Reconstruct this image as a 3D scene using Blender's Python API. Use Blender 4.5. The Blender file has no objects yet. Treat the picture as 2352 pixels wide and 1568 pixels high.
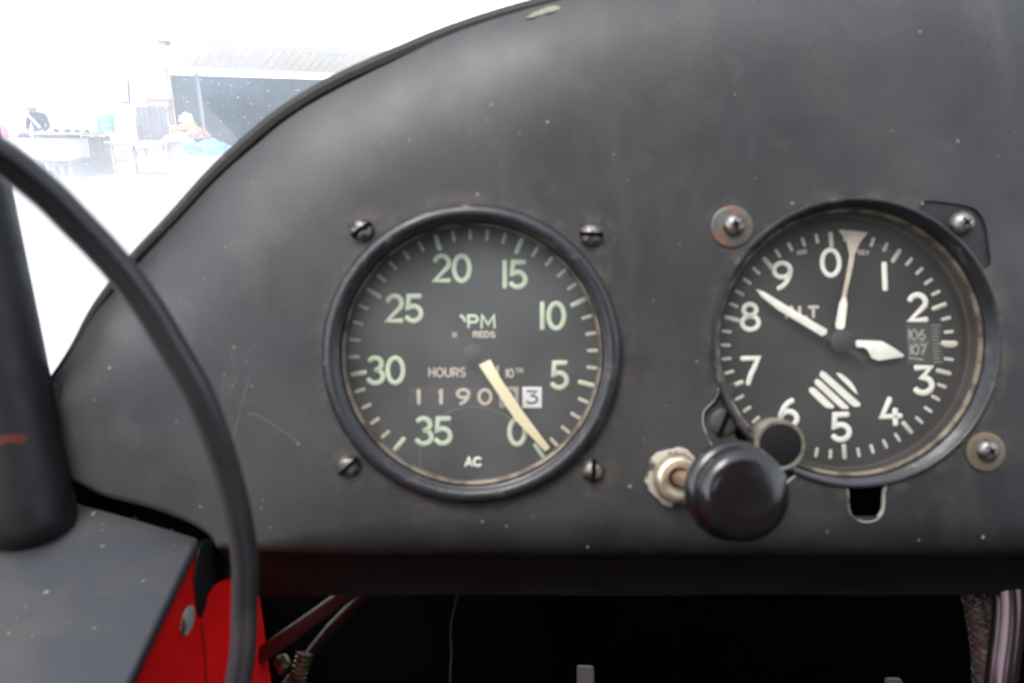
import bpy, bmesh, math, random
from mathutils import Vector, Matrix, noise
random.seed(7)
sc = bpy.context.scene
C = sc.collection
R = math.radians

# ------------------------------------------------------------------ camera
F = 1633.0                       # focal length in working pixels (2352 wide)
D = 205.6                        # camera to panel face, mm
S = D / F                        # mm per working pixel on the panel face
TH = math.atan((784 - 265) / F)  # camera looks down by this angle
CAM_Z = 1.45
ct, st = math.cos(TH), math.sin(TH)
camd = bpy.data.cameras.new('camera')
cam = bpy.data.objects.new('camera', camd)
C.objects.link(cam)
sc.camera = cam
cam.location = (0, 0, CAM_Z)
cam.rotation_euler = (R(90) - TH, 0, 0)
camd.sensor_width = 36
camd.lens = 36 * F / 2352
camd.clip_start = 0.005
camd.clip_end = 2000
camd.dof.use_dof = True
camd.dof.focus_distance = 0.65
camd.dof.aperture_fstop = camd.lens / 1.5

# ------------------------------------------------------------------ light
SUN_EL, SUN_AZ = R(60), R(212)   # azimuth clockwise from +Y : high, behind the left shoulder
w = bpy.data.worlds.new("World")
sc.world = w
w.use_nodes = True
nt = w.node_tree
bg = nt.nodes['Background']
sky = nt.nodes.new('ShaderNodeTexSky')
sky.sky_type = 'NISHITA'
sky.sun_disc = False
sky.sun_elevation = SUN_EL
sky.sun_rotation = SUN_AZ
sky.air_density = 1.0
sky.dust_density = 1.4
hs = nt.nodes.new('ShaderNodeHueSaturation')
hs.inputs['Saturation'].default_value = 0.4
nt.links.new(sky.outputs[0], hs.inputs['Color'])
nt.links.new(hs.outputs[0], bg.inputs[0])
bg.inputs[1].default_value = 0.15
sd = bpy.data.lights.new('sun', 'SUN')
sd.energy = 0.55
sd.angle = R(25)
sd.color = (1, .95, .88)
so = bpy.data.objects.new('sun', sd)
C.objects.link(so)
sdir = Vector((math.sin(SUN_AZ) * math.cos(SUN_EL), math.cos(SUN_AZ) * math.cos(SUN_EL), math.sin(SUN_EL)))
so.rotation_euler = (-sdir).to_track_quat('-Z', 'Y').to_euler()
sc.view_settings.view_transform = 'Standard'
sc.view_settings.look = 'None'
sc.view_settings.gamma = 1
sc.view_settings.use_curve_mapping = False
sc.view_settings.exposure = 1.97
sc.render.engine = 'CYCLES'
sc.cycles.use_denoising = True
sc.cycles.max_bounces = 8
sc.cycles.transparent_max_bounces = 12
sc.cycles.caustics_reflective = False
sc.cycles.caustics_refractive = False

# ------------------------------------------------------------------ frames
M = Matrix(((1, 0, 0, 0), (0, st, -ct, D * .001 * ct), (0, ct, st, CAM_Z - D * .001 * st), (0, 0, 0, 1)))


def P(u, v, z=0.0):
    """point of the panel frame (mm; z towards the viewer) from working pixels"""
    k = S * (D - z) / D
    return Vector(((u - 1176) * k, (784 - v) * k, z))


def W(u, v, Y):
    """world point at forward distance Y (metres)"""
    a, b = (u - 1176) / F, (784 - v) / F
    k = Y / (ct + b * st)
    return Vector((a * k, Y, CAM_Z + k * (b * ct - st)))


# ------------------------------------------------------------------ materials
def mat(name, col, rough=.5, metal=0., spec=.5, var=0., vscale=60., bump=0., bscale=400., rvar=0., col2=None, mixscale=30., mixlo=.5, mixhi=.6):
    m = bpy.data.materials.new(name)
    m.use_nodes = True
    n = m.node_tree
    b = n.nodes['Principled BSDF']
    b.inputs['Base Color'].default_value = (*col, 1)
    b.inputs['Roughness'].default_value = rough
    b.inputs['Metallic'].default_value = metal
    b.inputs['Specular IOR Level'].default_value = spec
    tc = n.nodes.new('ShaderNodeTexCoord')
    L = n.links.new

    def nz(scale, detail=5):
        t = n.nodes.new('ShaderNodeTexNoise')
        t.inputs['Scale'].default_value = scale
        t.inputs['Detail'].default_value = detail
        L(tc.outputs['Object'], t.inputs['Vector'])
        return t.outputs[0]

    def rng(src, a, b_, c, d):
        r = n.nodes.new('ShaderNodeMapRange')
        r.inputs[1].default_value, r.inputs[2].default_value = a, b_
        r.inputs[3].default_value, r.inputs[4].default_value = c, d
        L(src, r.inputs[0])
        return r.outputs[0]

    def mix(f, a, b_, mode='MIX'):
        x = n.nodes.new('ShaderNodeMix')
        x.data_type = 'RGBA'
        x.blend_type = mode
        for val, i in ((f, 0), (a, 6), (b_, 7)):
            if isinstance(val, (tuple, list)):
                x.inputs[i].default_value = (*val, 1)
            elif isinstance(val, (int, float)):
                x.inputs[i].default_value = val
            else:
                L(val, x.inputs[i])
        return x.outputs[2]
    c = col
    out = None
    if col2:
        out = mix(rng(nz(mixscale), mixlo, mixhi, 0, 1), c, col2)
        c = out
    if var:
        g = rng(nz(vscale), .25, .75, 1 - var, 1 + var)
        cx = n.nodes.new('ShaderNodeCombineColor')
        for i in range(3):
            L(g, cx.inputs[i])
        out = mix(1.0, c, cx.outputs[0], 'MULTIPLY')
    if out is not None:
        L(out, b.inputs['Base Color'])
    if rvar:
        L(rng(nz(vscale * 1.7), .3, .7, max(.02, rough - rvar), min(1, rough + rvar)), b.inputs['Roughness'])
    if bump:
        bp = n.nodes.new('ShaderNodeBump')
        bp.inputs['Strength'].default_value = bump
        bp.inputs['Distance'].default_value = .001
        L(nz(bscale), bp.inputs['Height'])
        L(bp.outputs[0], b.inputs['Normal'])
    m['h'] = 1
    return m


def panel_material():
    """satin black paint: dust, rub marks, brownish grime round the two gauges"""
    m = mat('panel_black_paint', (.016, .016, .017), .42, spec=.5, bump=.10, bscale=2600)
    n = m.node_tree
    L = n.links.new
    b = n.nodes['Principled BSDF']
    tc = [x for x in n.nodes if x.type == 'TEX_COORD'][0]

    def noise_(scale, detail=6, sx=(1, 1, 1), rough=.55):
        mp = n.nodes.new('ShaderNodeMapping')
        mp.inputs['Scale'].default_value = sx
        L(tc.outputs['Object'], mp.inputs[0])
        t = n.nodes.new('ShaderNodeTexNoise')
        t.inputs['Scale'].default_value = scale
        t.inputs['Detail'].default_value = detail
        t.inputs['Roughness'].default_value = rough
        L(mp.outputs[0], t.inputs['Vector'])
        return t.outputs[0]

    def rng(src, a, b_, c, d):
        r = n.nodes.new('ShaderNodeMapRange')
        for i, x in enumerate((a, b_, c, d)):
            r.inputs[i + 1].default_value = x
        L(src, r.inputs[0])
        return r.outputs[0]

    def math_(op, a, b_=0.):
        x = n.nodes.new('ShaderNodeMath')
        x.operation = op
        for i, val in enumerate((a, b_)):
            if isinstance(val, (int, float)):
                x.inputs[i].default_value = val
            else:
                L(val, x.inputs[i])
        return x.outputs[0]

    def mix(f, a, b_):
        x = n.nodes.new('ShaderNodeMix')
        x.data_type = 'RGBA'
        for val, i in ((f, 0), (a, 6), (b_, 7)):
            if isinstance(val, (tuple, list)):
                x.inputs[i].default_value = (*val, 1)
            elif isinstance(val, (int, float)):
                x.inputs[i].default_value = val
            else:
                L(val, x.inputs[i])
        return x.outputs[2]

    def ring(u, v, r0, r1):
        q = (P(u, v) - PANEL_O) * .001
        d = n.nodes.new('ShaderNodeVectorMath')
        d.operation = 'DISTANCE'
        L(tc.outputs['Object'], d.inputs[0])
        d.inputs[1].default_value = q
        return rng(d.outputs[1], r0, r1, 1, 0)
    dust = rng(noise_(13, 9, rough=.62), .40, .68, 0, .6)
    streak = rng(noise_(60, 8, (1, .16, 1), rough=.65), .46, .70, 0, .5)
    smear = rng(noise_(48, 7, rough=.6), .50, .66, 0, .45)
    col = mix(math_('MAXIMUM', math_('MAXIMUM', dust, streak), smear), (.0165, .0168, .0175), (.058, .055, .050))
    col = mix(rng(noise_(31, 6), .56, .70, 0, .7), col, (.012, .0115, .0115))
    grime = math_('MAXIMUM', ring(1085, 812, .043, .0485), ring(1967, 786, .042, .0465))
    for (u, v) in ((833, 530), (1357, 540), (803, 1068), (1360, 1078), (1680, 520), (2262, 1037)):
        grime = math_('MAXIMUM', grime, ring(u, v, .0045, .0085))
    grime = math_('MULTIPLY', grime, rng(noise_(170, 8, rough=.65), .44, .60, 0, .85))
    col = mix(grime, col, (.072, .055, .041))
    sp = n.nodes.new('ShaderNodeTexVoronoi')
    sp.inputs['Scale'].default_value = 170
    L(tc.outputs['Object'], sp.inputs['Vector'])
    gate = rng(noise_(60, 3), .60, .64, 0, 1)
    dots = math_('MULTIPLY', rng(sp.outputs['Distance'], .06, .11, .30, 0), gate)
    col = mix(dots, col, (.30, .27, .20))
    fine = rng(noise_(1500, 3, rough=.7), .3, .7, .72, 1.28)
    cc = n.nodes.new('ShaderNodeCombineColor')
    for i in range(3):
        L(fine, cc.inputs[i])
    mm = n.nodes.new('ShaderNodeMix')
    mm.data_type = 'RGBA'
    mm.blend_type = 'MULTIPLY'
    mm.inputs[0].default_value = 1
    L(col, mm.inputs[6])
    L(cc.outputs[0], mm.inputs[7])
    L(mm.outputs[2], b.inputs['Base Color'])
    L(rng(noise_(19, 8), .3, .7, .37, .58), b.inputs['Roughness'])
    # dents of the hand formed sheet under the fine grain
    b2 = n.nodes.new('ShaderNodeBump')
    b2.inputs['Strength'].default_value = .7
    b2.inputs['Distance'].default_value = .0016
    L(noise_(16, 2), b2.inputs['Height'])
    b1 = [x for x in n.nodes if x.type == 'BUMP' and x != b2][0]
    L(b2.outputs[0], b1.inputs['Normal'])
    return m


def glass_mat(name, dust=.06, dcol=(.5, .5, .48), scale=60, flecks=False, trans=False, lo=.35, hi=.7, rough=.02, ior=1.45):
    m = bpy.data.materials.new(name)
    m.use_nodes = True
    n = m.node_tree
    L = n.links.new
    n.nodes.remove(n.nodes['Principled BSDF'])
    out = [x for x in n.nodes if x.type == 'OUTPUT_MATERIAL'][0]
    tr = n.nodes.new('ShaderNodeBsdfTransparent')
    gl = n.nodes.new('ShaderNodeBsdfGlossy')
    gl.inputs['Roughness'].default_value = rough
    fr = n.nodes.new('ShaderNodeFresnel')
    fr.inputs[0].default_value = ior
    mx = n.nodes.new('ShaderNodeMixShader')
    L(fr.outputs[0], mx.inputs[0])
    L(tr.outputs[0], mx.inputs[1])
    L(gl.outputs[0], mx.inputs[2])
    df = n.nodes.new('ShaderNodeBsdfDiffuse')
    df.inputs[0].default_value = (*dcol, 1)
    film = df
    if trans:
        tl = n.nodes.new('ShaderNodeBsdfTranslucent')
        tl.inputs[0].default_value = (*dcol, 1)
        ad = n.nodes.new('ShaderNodeMixShader')
        ad.inputs[0].default_value = .9
        L(df.outputs[0], ad.inputs[1])
        L(tl.outputs[0], ad.inputs[2])
        film = ad
    tc = n.nodes.new('ShaderNodeTexCoord')
    t = n.nodes.new('ShaderNodeTexNoise')
    t.inputs['Scale'].default_value = scale
    t.inputs['Detail'].default_value = 7
    L(tc.outputs['Object'], t.inputs['Vector'])
    r = n.nodes.new('ShaderNodeMapRange')
    r.inputs[1].default_value, r.inputs[2].default_value = lo, hi
    r.inputs[3].default_value, r.inputs[4].default_value = dust * .7, dust * 1.35
    L(t.outputs[0], r.inputs[0])
    fac = r.outputs[0]
    if flecks:
        v = n.nodes.new('ShaderNodeTexVoronoi')
        v.inputs['Scale'].default_value = 190
        L(tc.outputs['Object'], v.inputs['Vector'])
        r2 = n.nodes.new('ShaderNodeMapRange')
        r2.inputs[1].default_value, r2.inputs[2].default_value = .06, .20
        r2.inputs[3].default_value, r2.inputs[4].default_value = .22, 0
        L(v.outputs['Distance'], r2.inputs[0])
        a = n.nodes.new('ShaderNodeMath')
        a.operation = 'ADD'
        L(fac, a.inputs[0])
        L(r2.outputs[0], a.inputs[1])
        fac = a.outputs[0]
    m2 = n.nodes.new('ShaderNodeMixShader')
    L(fac, m2.inputs[0])
    L(mx.outputs[0], m2.inputs[1])
    L(film.outputs[0], m2.inputs[2])
    L(m2.outputs[0], out.inputs[0])
    return m


# ------------------------------------------------------------------ build helpers
def link(name, bm, m, parent=None, origin=None, sharp=35, frame='panel'):
    """bm holds panel-frame mm (frame='panel') or world metres; origin is the thing's base in that frame"""
    me = bpy.data.meshes.new(name)
    bmesh.ops.recalc_face_normals(bm, faces=bm.faces) if bm.faces else None
    o3 = Vector(parent['org']) if parent is not None and 'org' in parent else (Vector(origin) if origin is not None else Vector((0, 0, 0)))
    k = .001 if frame == 'panel' else 1.0
    for v in bm.verts:
        v.co = (v.co - o3) * k
    for f in bm.faces:
        f.smooth = True
    bm.to_mesh(me)
    bm.free()
    me.set_sharp_from_angle(angle=R(sharp))
    for x in (m if isinstance(m, (list, tuple)) else [m]):
        me.materials.append(x)
    o = bpy.data.objects.new(name, me)
    C.objects.link(o)
    if parent is not None:
        o.parent = parent
    else:
        o.matrix_world = (M @ Matrix.Translation(o3 * .001)) if frame == 'panel' else Matrix.Translation(o3)
        o['org'] = list(o3)
    if parent is not None:
        o['org'] = list(o3)
    return o


def empty(name, origin, frame='panel'):
    o = bpy.data.objects.new(name, None)
    C.objects.link(o)
    o3 = Vector(origin)
    o.matrix_world = (M @ Matrix.Translation(o3 * .001)) if frame == 'panel' else Matrix.Translation(o3)
    o['org'] = list(o3)
    o.empty_display_size = .01
    return o


def tag(o, label, cat, group=None, kind=None):
    if label:
        o['label'] = label
    if cat:
        o['category'] = cat
    if group:
        o['group'] = group
    if kind:
        o['kind'] = kind
    return o


def lathe(bm, prof, c, axis=Vector((0, 0, 1)), n=64, xdir=None):
    """revolve (r, h) pairs about axis through c"""
    axis = axis.normalized()
    x = xdir or (Vector((1, 0, 0)) - axis * axis.x).normalized()
    y = axis.cross(x)
    rows = []
    for r, h in prof:
        if r < 1e-6:
            rows.append([bm.verts.new(c + axis * h)])
        else:
            rows.append([bm.verts.new(c + axis * h + (x * math.cos(2 * math.pi * i / n) + y * math.sin(2 * math.pi * i / n)) * r) for i in range(n)])
    for a, b in zip(rows, rows[1:]):
        if len(a) == 1 and len(b) == 1:
            continue
        for i in range(n):
            j = (i + 1) % n
            if len(a) == 1:
                bm.faces.new((a[0], b[i], b[j]))
            elif len(b) == 1:
                bm.faces.new((a[i], b[0], a[j]))
            else:
                bm.faces.new((a[i], b[i], b[j], a[j]))
    return bm


def catmull(pts, k=8, closed=False):
    out = []
    n = len(pts)
    for i in range(n if closed else n - 1):
        p = [pts[(i + j) % n] if closed else pts[min(max(i + j, 0), n - 1)] for j in (-1, 0, 1, 2)]
        for s in range(k):
            t = s / k
            out.append(.5 * ((2 * p[1]) + (p[2] - p[0]) * t + (2 * p[0] - 5 * p[1] + 4 * p[2] - p[3]) * t * t + (3 * p[1] - p[0] - 3 * p[2] + p[3]) * t ** 3))
    if not closed:
        out.append(pts[-1].copy())
    return out


def tube(bm, pts, rad, n=12, cap=True, prof=None, up=Vector((0, 0, 1))):
    rows = []
    N = len(pts)
    nrm = None
    for i, p in enumerate(pts):
        t = (pts[min(i + 1, N - 1)] - pts[max(i - 1, 0)]).normalized()
        if nrm is None:
            nrm = (up - t * up.dot(t))
            if nrm.length < 1e-3:
                nrm = Vector((1, 0, 0)) - t * t.x
            nrm.normalize()
        else:
            nrm = (nrm - t * nrm.dot(t)).normalized()
        bn = t.cross(nrm)
        r = rad(i / (N - 1)) if callable(rad) else rad
        rows.append([bm.verts.new(p + (nrm * math.cos(2 * math.pi * j / n) + bn * math.sin(2 * math.pi * j / n)) * r * (prof(2 * math.pi * j / n) if prof else 1)) for j in range(n)])
    for a, b in zip(rows, rows[1:]):
        for j in range(n):
            bm.faces.new((a[j], a[(j + 1) % n], b[(j + 1) % n], b[j]))
    if cap:
        bm.faces.new(rows[0])
        bm.faces.new(rows[-1][::-1])
    return bm


def prism(bm, pts, n, h, bev=0.):
    """polygon (list of Vectors) raised by h along n, optional bevelled top"""
    n = n.normalized()
    a = [bm.verts.new(p) for p in pts]
    b = [bm.verts.new(p + n * h) for p in pts]
    k = len(pts)
    fs = [bm.faces.new(b), bm.faces.new(a[::-1])]
    for i in range(k):
        bm.faces.new((a[i], a[(i + 1) % k], b[(i + 1) % k], b[i]))
    if bev:
        es = list(fs[0].edges)
        bmesh.ops.bevel(bm, geom=es, offset=bev, segments=2, affect='EDGES', profile=.5)
    return bm


def box(bm, c, size, rot=None, bev=0.):
    m4 = Matrix.Translation(c) @ (rot.to_4x4() if rot else Matrix.Identity(4)) @ Matrix.Diagonal((*size, 1))
    r = bmesh.ops.create_cube(bm, size=1, matrix=m4)
    if bev:
        es = list({e for v in r['verts'] for e in v.link_edges})
        bmesh.ops.bevel(bm, geom=es, offset=bev, segments=2, affect='EDGES', profile=.5)
    return bm


# ------------------------------------------------------------------ stroke lettering
def arc(cx, cy, rx, ry, a0, a1, n=14):
    return [(cx + rx * math.cos(R(a0 + (a1 - a0) * i / n)), cy + ry * math.sin(R(a0 + (a1 - a0) * i / n))) for i in range(n + 1)]


GL = {
    '0': (.62, [arc(.31, .5, .28, .48, 0, 360, 28)]),
    '1': (.10, [[(.05, 0), (.05, 1)]]),
    '2': (.60, [arc(.30, .70, .26, .28, 165, -38) + [(.04, .03), (.58, .03)]]),
    '3': (.58, [arc(.27, .745, .24, .235, 150, -85), arc(.28, .265, .28, .255, 80, -155)]),
    'Z': (.60, [[(.04, .97), (.54, .97), (.24, .60)] + arc(.27, .30, .29, .29, 78, -150)]),
    '4': (.66, [[(.30, 1), (.02, .33), (.64, .33)], [(.46, .58), (.46, 0)]]),
    '5': (.58, [[(.53, .97), (.10, .97), (.06, .52)] + arc(.27, .305, .28, .285, 128, -152)]),
    '6': (.60, [arc(.30, .29, .27, .27, 0, 360, 24), [(.035, .30), (.06, .48), (.16, .72), (.29, .88), (.45, .98)]]),
    '7': (.56, [[(0, .97), (.54, .97), (.42, .66), (.28, .35), (.18, 0)]]),
    '8': (.58, [arc(.29, .755, .21, .215, 0, 360, 22), arc(.29, .27, .27, .255, 0, 360, 24)]),
    '9': (.60, [arc(.30, .71, .27, .27, 0, 360, 24), [(.565, .70), (.54, .52), (.44, .28), (.31, .12), (.15, .02)]]),
    'R': (.62, [[(.05, 0), (.05, .96), (.34, .96)] + arc(.34, .71, .24, .25, 90, -90) + [(.05, .46)], [(.32, .46), (.60, 0)]]),
    'P': (.60, [[(.05, 0), (.05, .96), (.34, .96)] + arc(.34, .69, .24, .27, 90, -90) + [(.05, .42)]]),
    'M': (.86, [[(.05, 0), (.08, 1), (.43, .22), (.78, 1), (.81, 0)]]),
    'H': (.62, [[(.05, 0), (.05, 1)], [(.57, 0), (.57, 1)], [(.05, .5), (.57, .5)]]),
    'O': (.78, [arc(.39, .5, .36, .48, 0, 360, 26)]),
    'U': (.66, [[(.05, 1), (.05, .32)] + arc(.33, .30, .28, .28, 180, 360) + [(.61, 1)]]),
    'S': (.58, [arc(.29, .735, .235, .235, 30, 270) + arc(.29, .26, .25, .24, 90, -150)]),
    'N': (.66, [[(.05, 0), (.05, 1), (.61, 0), (.61, 1)]]),
    'D': (.68, [[(.05, .03), (.05, .97), (.28, .97)] + arc(.28, .5, .35, .47, 90, -90) + [(.05, .03)]]),
    'E': (.54, [[(.52, .97), (.05, .97), (.05, .03), (.52, .03)], [(.05, .5), (.45, .5)]]),
    'F': (.52, [[(.52, .97), (.05, .97), (.05, 0)], [(.05, .5), (.42, .5)]]),
    'T': (.60, [[(0, .96), (.60, .96)], [(.30, .96), (.30, 0)]]),
    'A': (.72, [[(.02, 0), (.36, 1), (.70, 0)], [(.16, .30), (.56, .30)]]),
    'C': (.72, [arc(.39, .5, .35, .48, 45, 315)]),
    'L': (.52, [[(.05, 1), (.05, .03), (.52, .03)]]),
}


def stroke(bm, pts, hw, hz, n, closed=False):
    """raised flat stroke along coplanar points (Vectors), n = plane normal"""
    if closed:
        pts = pts[:-1]
    N = len(pts)
    rows = []

    def row(p, s, k):
        s = s * k
        return [bm.verts.new(p - s), bm.verts.new(p - s * .8 + n * hz), bm.verts.new(p + s * .8 + n * hz), bm.verts.new(p + s)]
    for i, p in enumerate(pts):
        a = pts[(i - 1) % N] if (closed or i > 0) else None
        b = pts[(i + 1) % N] if (closed or i < N - 1) else None
        d1 = (p - a).normalized() if a is not None else None
        d2 = (b - p).normalized() if b is not None else None
        d = ((d1 or d2) + (d2 or d1)).normalized()
        side = n.cross(d)
        k = 1.0
        if d1 and d2:
            k = min(1.5, 1 / max(.45, d.dot(d1)))
        if not closed and i == 0:
            rows.append(row(p - d * hw * .55, side, hw * .6))
        rows.append(row(p, side, hw * k))
        if not closed and i == N - 1:
            rows.append(row(p + d * hw * .55, side, hw * .6))
    pr = list(zip(rows, rows[1:])) + ([(rows[-1], rows[0])] if closed else [])
    for a, b in pr:
        for j in range(3):
            bm.faces.new((a[j], a[j + 1], b[j + 1], b[j]))
    if not closed:
        bm.faces.new(rows[0])
        bm.faces.new(rows[-1][::-1])
    return bm


ZN = Vector((0, 0, 1))


def text(bm, s, u, v, h, z, hw, width=None, gap=.16, rot=0, hz=.08, wide=1.0):
    """centre the word s at working pixel (u,v) on the plane z (panel mm); h = letter height px, hw = half stroke px"""
    tot = sum(GL[c][0] * wide for c in s) + gap * (len(s) - 1)
    kx = 1.0 if width is None else width / (tot * h)
    x = -tot / 2
    ca, sa = math.cos(R(rot)), math.sin(R(rot))
    px = S * (D - z) / D
    for c in s:
        gw, st_ = GL[c]
        for line in st_:
            q = []
            for (a, b) in line:
                dx, dy = (x + a * wide) * h * kx, (b - .5) * (h - 2 * hw * .3)
                q.append(P(u + dx * ca + dy * sa, v - dy * ca + dx * sa, z))
            closed = len(q) > 12 and (q[0] - q[-1]).length < 1e-4
            stroke(bm, q, hw * px, hz, ZN, closed)
        x += gw * wide + gap
    return bm


# ------------------------------------------------------------------ material set
PANEL_O = P(2000, 1262, 0)
m_panel = panel_material()
m_trim = mat('edge_rubber', (.018, .015, .014), .7, col2=(.07, .045, .022), mixscale=350, mixlo=.6, mixhi=.7)
m_bezel = mat('bezel_black_enamel', (.018, .018, .020), .37, spec=.5, bump=.12, bscale=500, rvar=.10, vscale=120, col2=(.10, .085, .065), mixscale=240, mixlo=.60, mixhi=.74)
m_brassy = mat('worn_brassy_ring', (.18, .15, .105), .45, metal=.25, col2=(.05, .038, .028), mixscale=190, mixlo=.45, mixhi=.6)
m_dial = mat('dial_black', (.020, .019, .019), .7, var=.25, vscale=90)
m_dial_b = mat('dial_brown_black', (.034, .027, .023), .6, var=.3, vscale=120)
m_green = mat('faded_lume_green', (.46, .53, .37), .6, var=.12, vscale=300)
m_cream = mat('aged_white_print', (.48, .42, .33), .6, var=.15, vscale=300)
m_white = mat('white_print', (.70, .68, .59), .6, var=.10, vscale=400)
m_needle = mat('needle_cream', (.76, .67, .41), .5, var=.05, vscale=200)
m_drumd = mat('drum_dim_white', (.30, .28, .24), .5)
m_drumw = mat('drum_white', (.62, .61, .57), .5)
m_blackp = mat('black_print', (.02, .02, .03), .5)
m_steel = mat('dull_screw_steel', (.22, .21, .195), .40, metal=.6, col2=(.05, .045, .035), mixscale=500, mixlo=.42, mixhi=.62, bump=.2, bscale=700)
m_steel2 = mat('grey_phosphate_steel', (.22, .21, .20), .36, metal=.7, col2=(.10, .075, .04), mixscale=420, mixlo=.5, mixhi=.65, bump=.2, bscale=700)
m_slot = mat('slot_shade_black', (.006, .005, .004), .95, spec=.02)  # shade of the screw slots, put into solid black bars and crosses
m_rust = mat('rusty_washer', (.10, .095, .09), .45, metal=.35, col2=(.17, .085, .05), mixscale=150, mixlo=.50, mixhi=.60, var=.3, vscale=300)
m_brass = mat('pale_brass', (.60, .53, .38), .36, metal=.7, col2=(.36, .29, .18), mixscale=220, mixlo=.45, mixhi=.65, rvar=.08)
m_brassw = mat('tarnished_brass_washer', (.16, .135, .10), .5, metal=.5, col2=(.16, .12, .075), mixscale=300, mixlo=.45, mixhi=.6)
m_copper = mat('copper_rod', (.40, .26, .185), .42, metal=.6, var=.2, vscale=300)
m_nut = mat('worn_cream_nut', (.40, .36, .30), .5, metal=.2, col2=(.05, .047, .043), mixscale=230, mixlo=.48, mixhi=.56)
m_bake = mat('black_bakelite', (.010, .008, .008), .17, spec=.6, rvar=.06, vscale=90, bump=.05, bscale=900)
m_bare = mat('bare_aluminium_edge', (.52, .51, .44), .5, metal=.35, col2=(.10, .095, .085), mixscale=260, mixlo=.52, mixhi=.64)
m_case = mat('gauge_case_black', (.014, .013, .012), .6)
m_lug = mat('dark_lug', (.010, .0095, .010), .5, var=.3, vscale=200)
m_flange = mat('case_flange_dull', (.034, .032, .029), .55, var=.3, vscale=200)
m_strut = mat('strut_black_paint', (.010, .009, .010), .5, spec=.3, var=.3, vscale=70, rvar=.08, col2=(.16, .035, .018), mixscale=38, mixlo=.71, mixhi=.76)
m_tube = mat('tube_black_plastic', (.026, .022, .024), .42, rvar=.06, vscale=60, var=.15)
m_sill = mat('sill_black_paint', (.030, .031, .035), .36, col2=(.070, .060, .050), mixscale=32, mixlo=.42, mixhi=.72, bump=.10, bscale=2200, rvar=.08, vscale=50)
m_red = mat('red_enamel', (.72, .014, .013), .38, var=.08, vscale=40)
m_chip = mat('chipped_primer', (.20, .185, .145), .7, var=.35, vscale=900)
m_chipo = mat('rust_speck', (.24, .14, .085), .7, var=.3, vscale=900)
m_scr = mat('scratch_bare_metal', (.15, .155, .155), .5)
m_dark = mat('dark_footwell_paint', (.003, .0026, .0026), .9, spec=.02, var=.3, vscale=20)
m_rod = mat('brown_black_rod', (.03, .021, .019), .35, rvar=.08, vscale=80)
m_hose = mat('braided_hose', (.04, .010, .010), .5, col2=(.05, .04, .035), mixscale=420, mixlo=.5, mixhi=.58)
m_chrome = mat('tarnished_chrome_pipe', (.10, .07, .075), .22, metal=.9)
m_glass = glass_mat('gauge_glass', .085, (.5, .49, .46), 28, lo=.42, hi=.62, ior=1.33, rough=.13)
m_glass2 = glass_mat('altimeter_glass', .042, (.48, .45, .42), 30, lo=.42, hi=.62)
m_wind = glass_mat('dirty_windscreen', .25, (.80, .88, .96), 9, flecks=True, trans=True)

# ------------------------------------------------------------------ instrument panel
left = [(100, 890), (128, 862), (165, 810), (213, 727), (262, 668), (318, 600), (405, 512), (497, 414), (590, 332), (662, 273), (759, 214), (905, 141), (1060, 70), (1279, 3), (1500, -42), (1750, -75), (2000, -86)]
bot = [(500, 1258), (484, 1230), (440, 1200), (350, 1166), (250, 1140), (200, 1118), (150, 1085), (118, 990), (100, 890)]
V2 = lambda p: Vector((p[0], p[1], 0))
topc = catmull([V2(p) for p in left], 5)
botc = catmull([V2(p) for p in bot], 4)
loop = []                                  # (u, v, roll width mm, roll depth mm, lower flange 0..1)
for p in topc[:-1]:
    t = min(1, max(0, (p.x - 100) / 200))
    loop.append((p.x, p.y, 7 + 34 * t ** .7, 3.5 + 5 * t, 0))
loop.append((2000, -86, 41, 8.5, 0))
for p in reversed(topc[1:-1]):
    loop.append((4000 - p.x, p.y, 41, 8.5, 0))
for p in reversed(botc):
    loop.append((4000 - p.x, p.y, 2.2, 2.2, 0))
for i in range(1, 40):
    u = 3500 - 3000 * i / 40
    e_ = min(1, min(u - 500, 3500 - u) / 420)
    e_ = e_ * e_ * (3 - 2 * e_)
    loop.append((u, 1262 + 10 * e_, 2.2 + 11.8 * e_, 2.2 + 7.8 * e_, 1))
for i, p in enumerate(botc[:-1]):
    loop.append((p.x, p.y, 2.2, 2.2, max(0, 1 - i / 3)))
NL = len(loop)
outer2 = [P(u, v, -h) for (u, v, w_, h, f) in loop]
nin = []
for i in range(NL):
    a, b = outer2[i - 1], outer2[(i + 1) % NL]
    t = (b - a)
    t.z = 0
    t.normalize()
    nin.append(Vector((t.y, -t.x, 0)))     # loop runs clockwise on screen => inward
rows = []
bm = bmesh.new()
# back rim / lower flange
r2 = []
for i, (u, v, w_, h, f) in enumerate(loop):
    p = outer2[i]
    back = p + Vector((0, 0, -7))
    if f > 0:
        wob = 2.0 * noise.noise(Vector((p.x * .018, 3.1, 0)))
        fl = P(u, 1366 + wob * 3, -30)
        fl.x = p.x
        back = back.lerp(fl, f)
    r2.append(bm.verts.new(back))
rows.append(r2)
K = 14
for k in range(K + 1):
    t = k / K
    s_ = 1 - math.cos(t * math.pi / 2)
    zz = math.sin(t * math.pi / 2)
    row = []
    for i, (u, v, w_, h, f) in enumerate(loop):
        if w_ > 10 and f == 0:
            s2 = t ** 1.5
            q = outer2[i] + nin[i] * (w_ * s2)
            q.z = -h * (1 - s2) ** 2.9
        else:
            q = outer2[i] + nin[i] * (w_ * s_)
            q.z = -h * (1 - zz)
        row.append(bm.verts.new(q))
    rows.append(row)
for a, b in zip(rows, rows[1:]):
    for i in range(NL):
        j = (i + 1) % NL
        bm.faces.new((a[i], a[j], b[j], b[i]))
# holes
TC = P(1083.5, 812, 0)
AC = P(1967, 786, 0)


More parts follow.
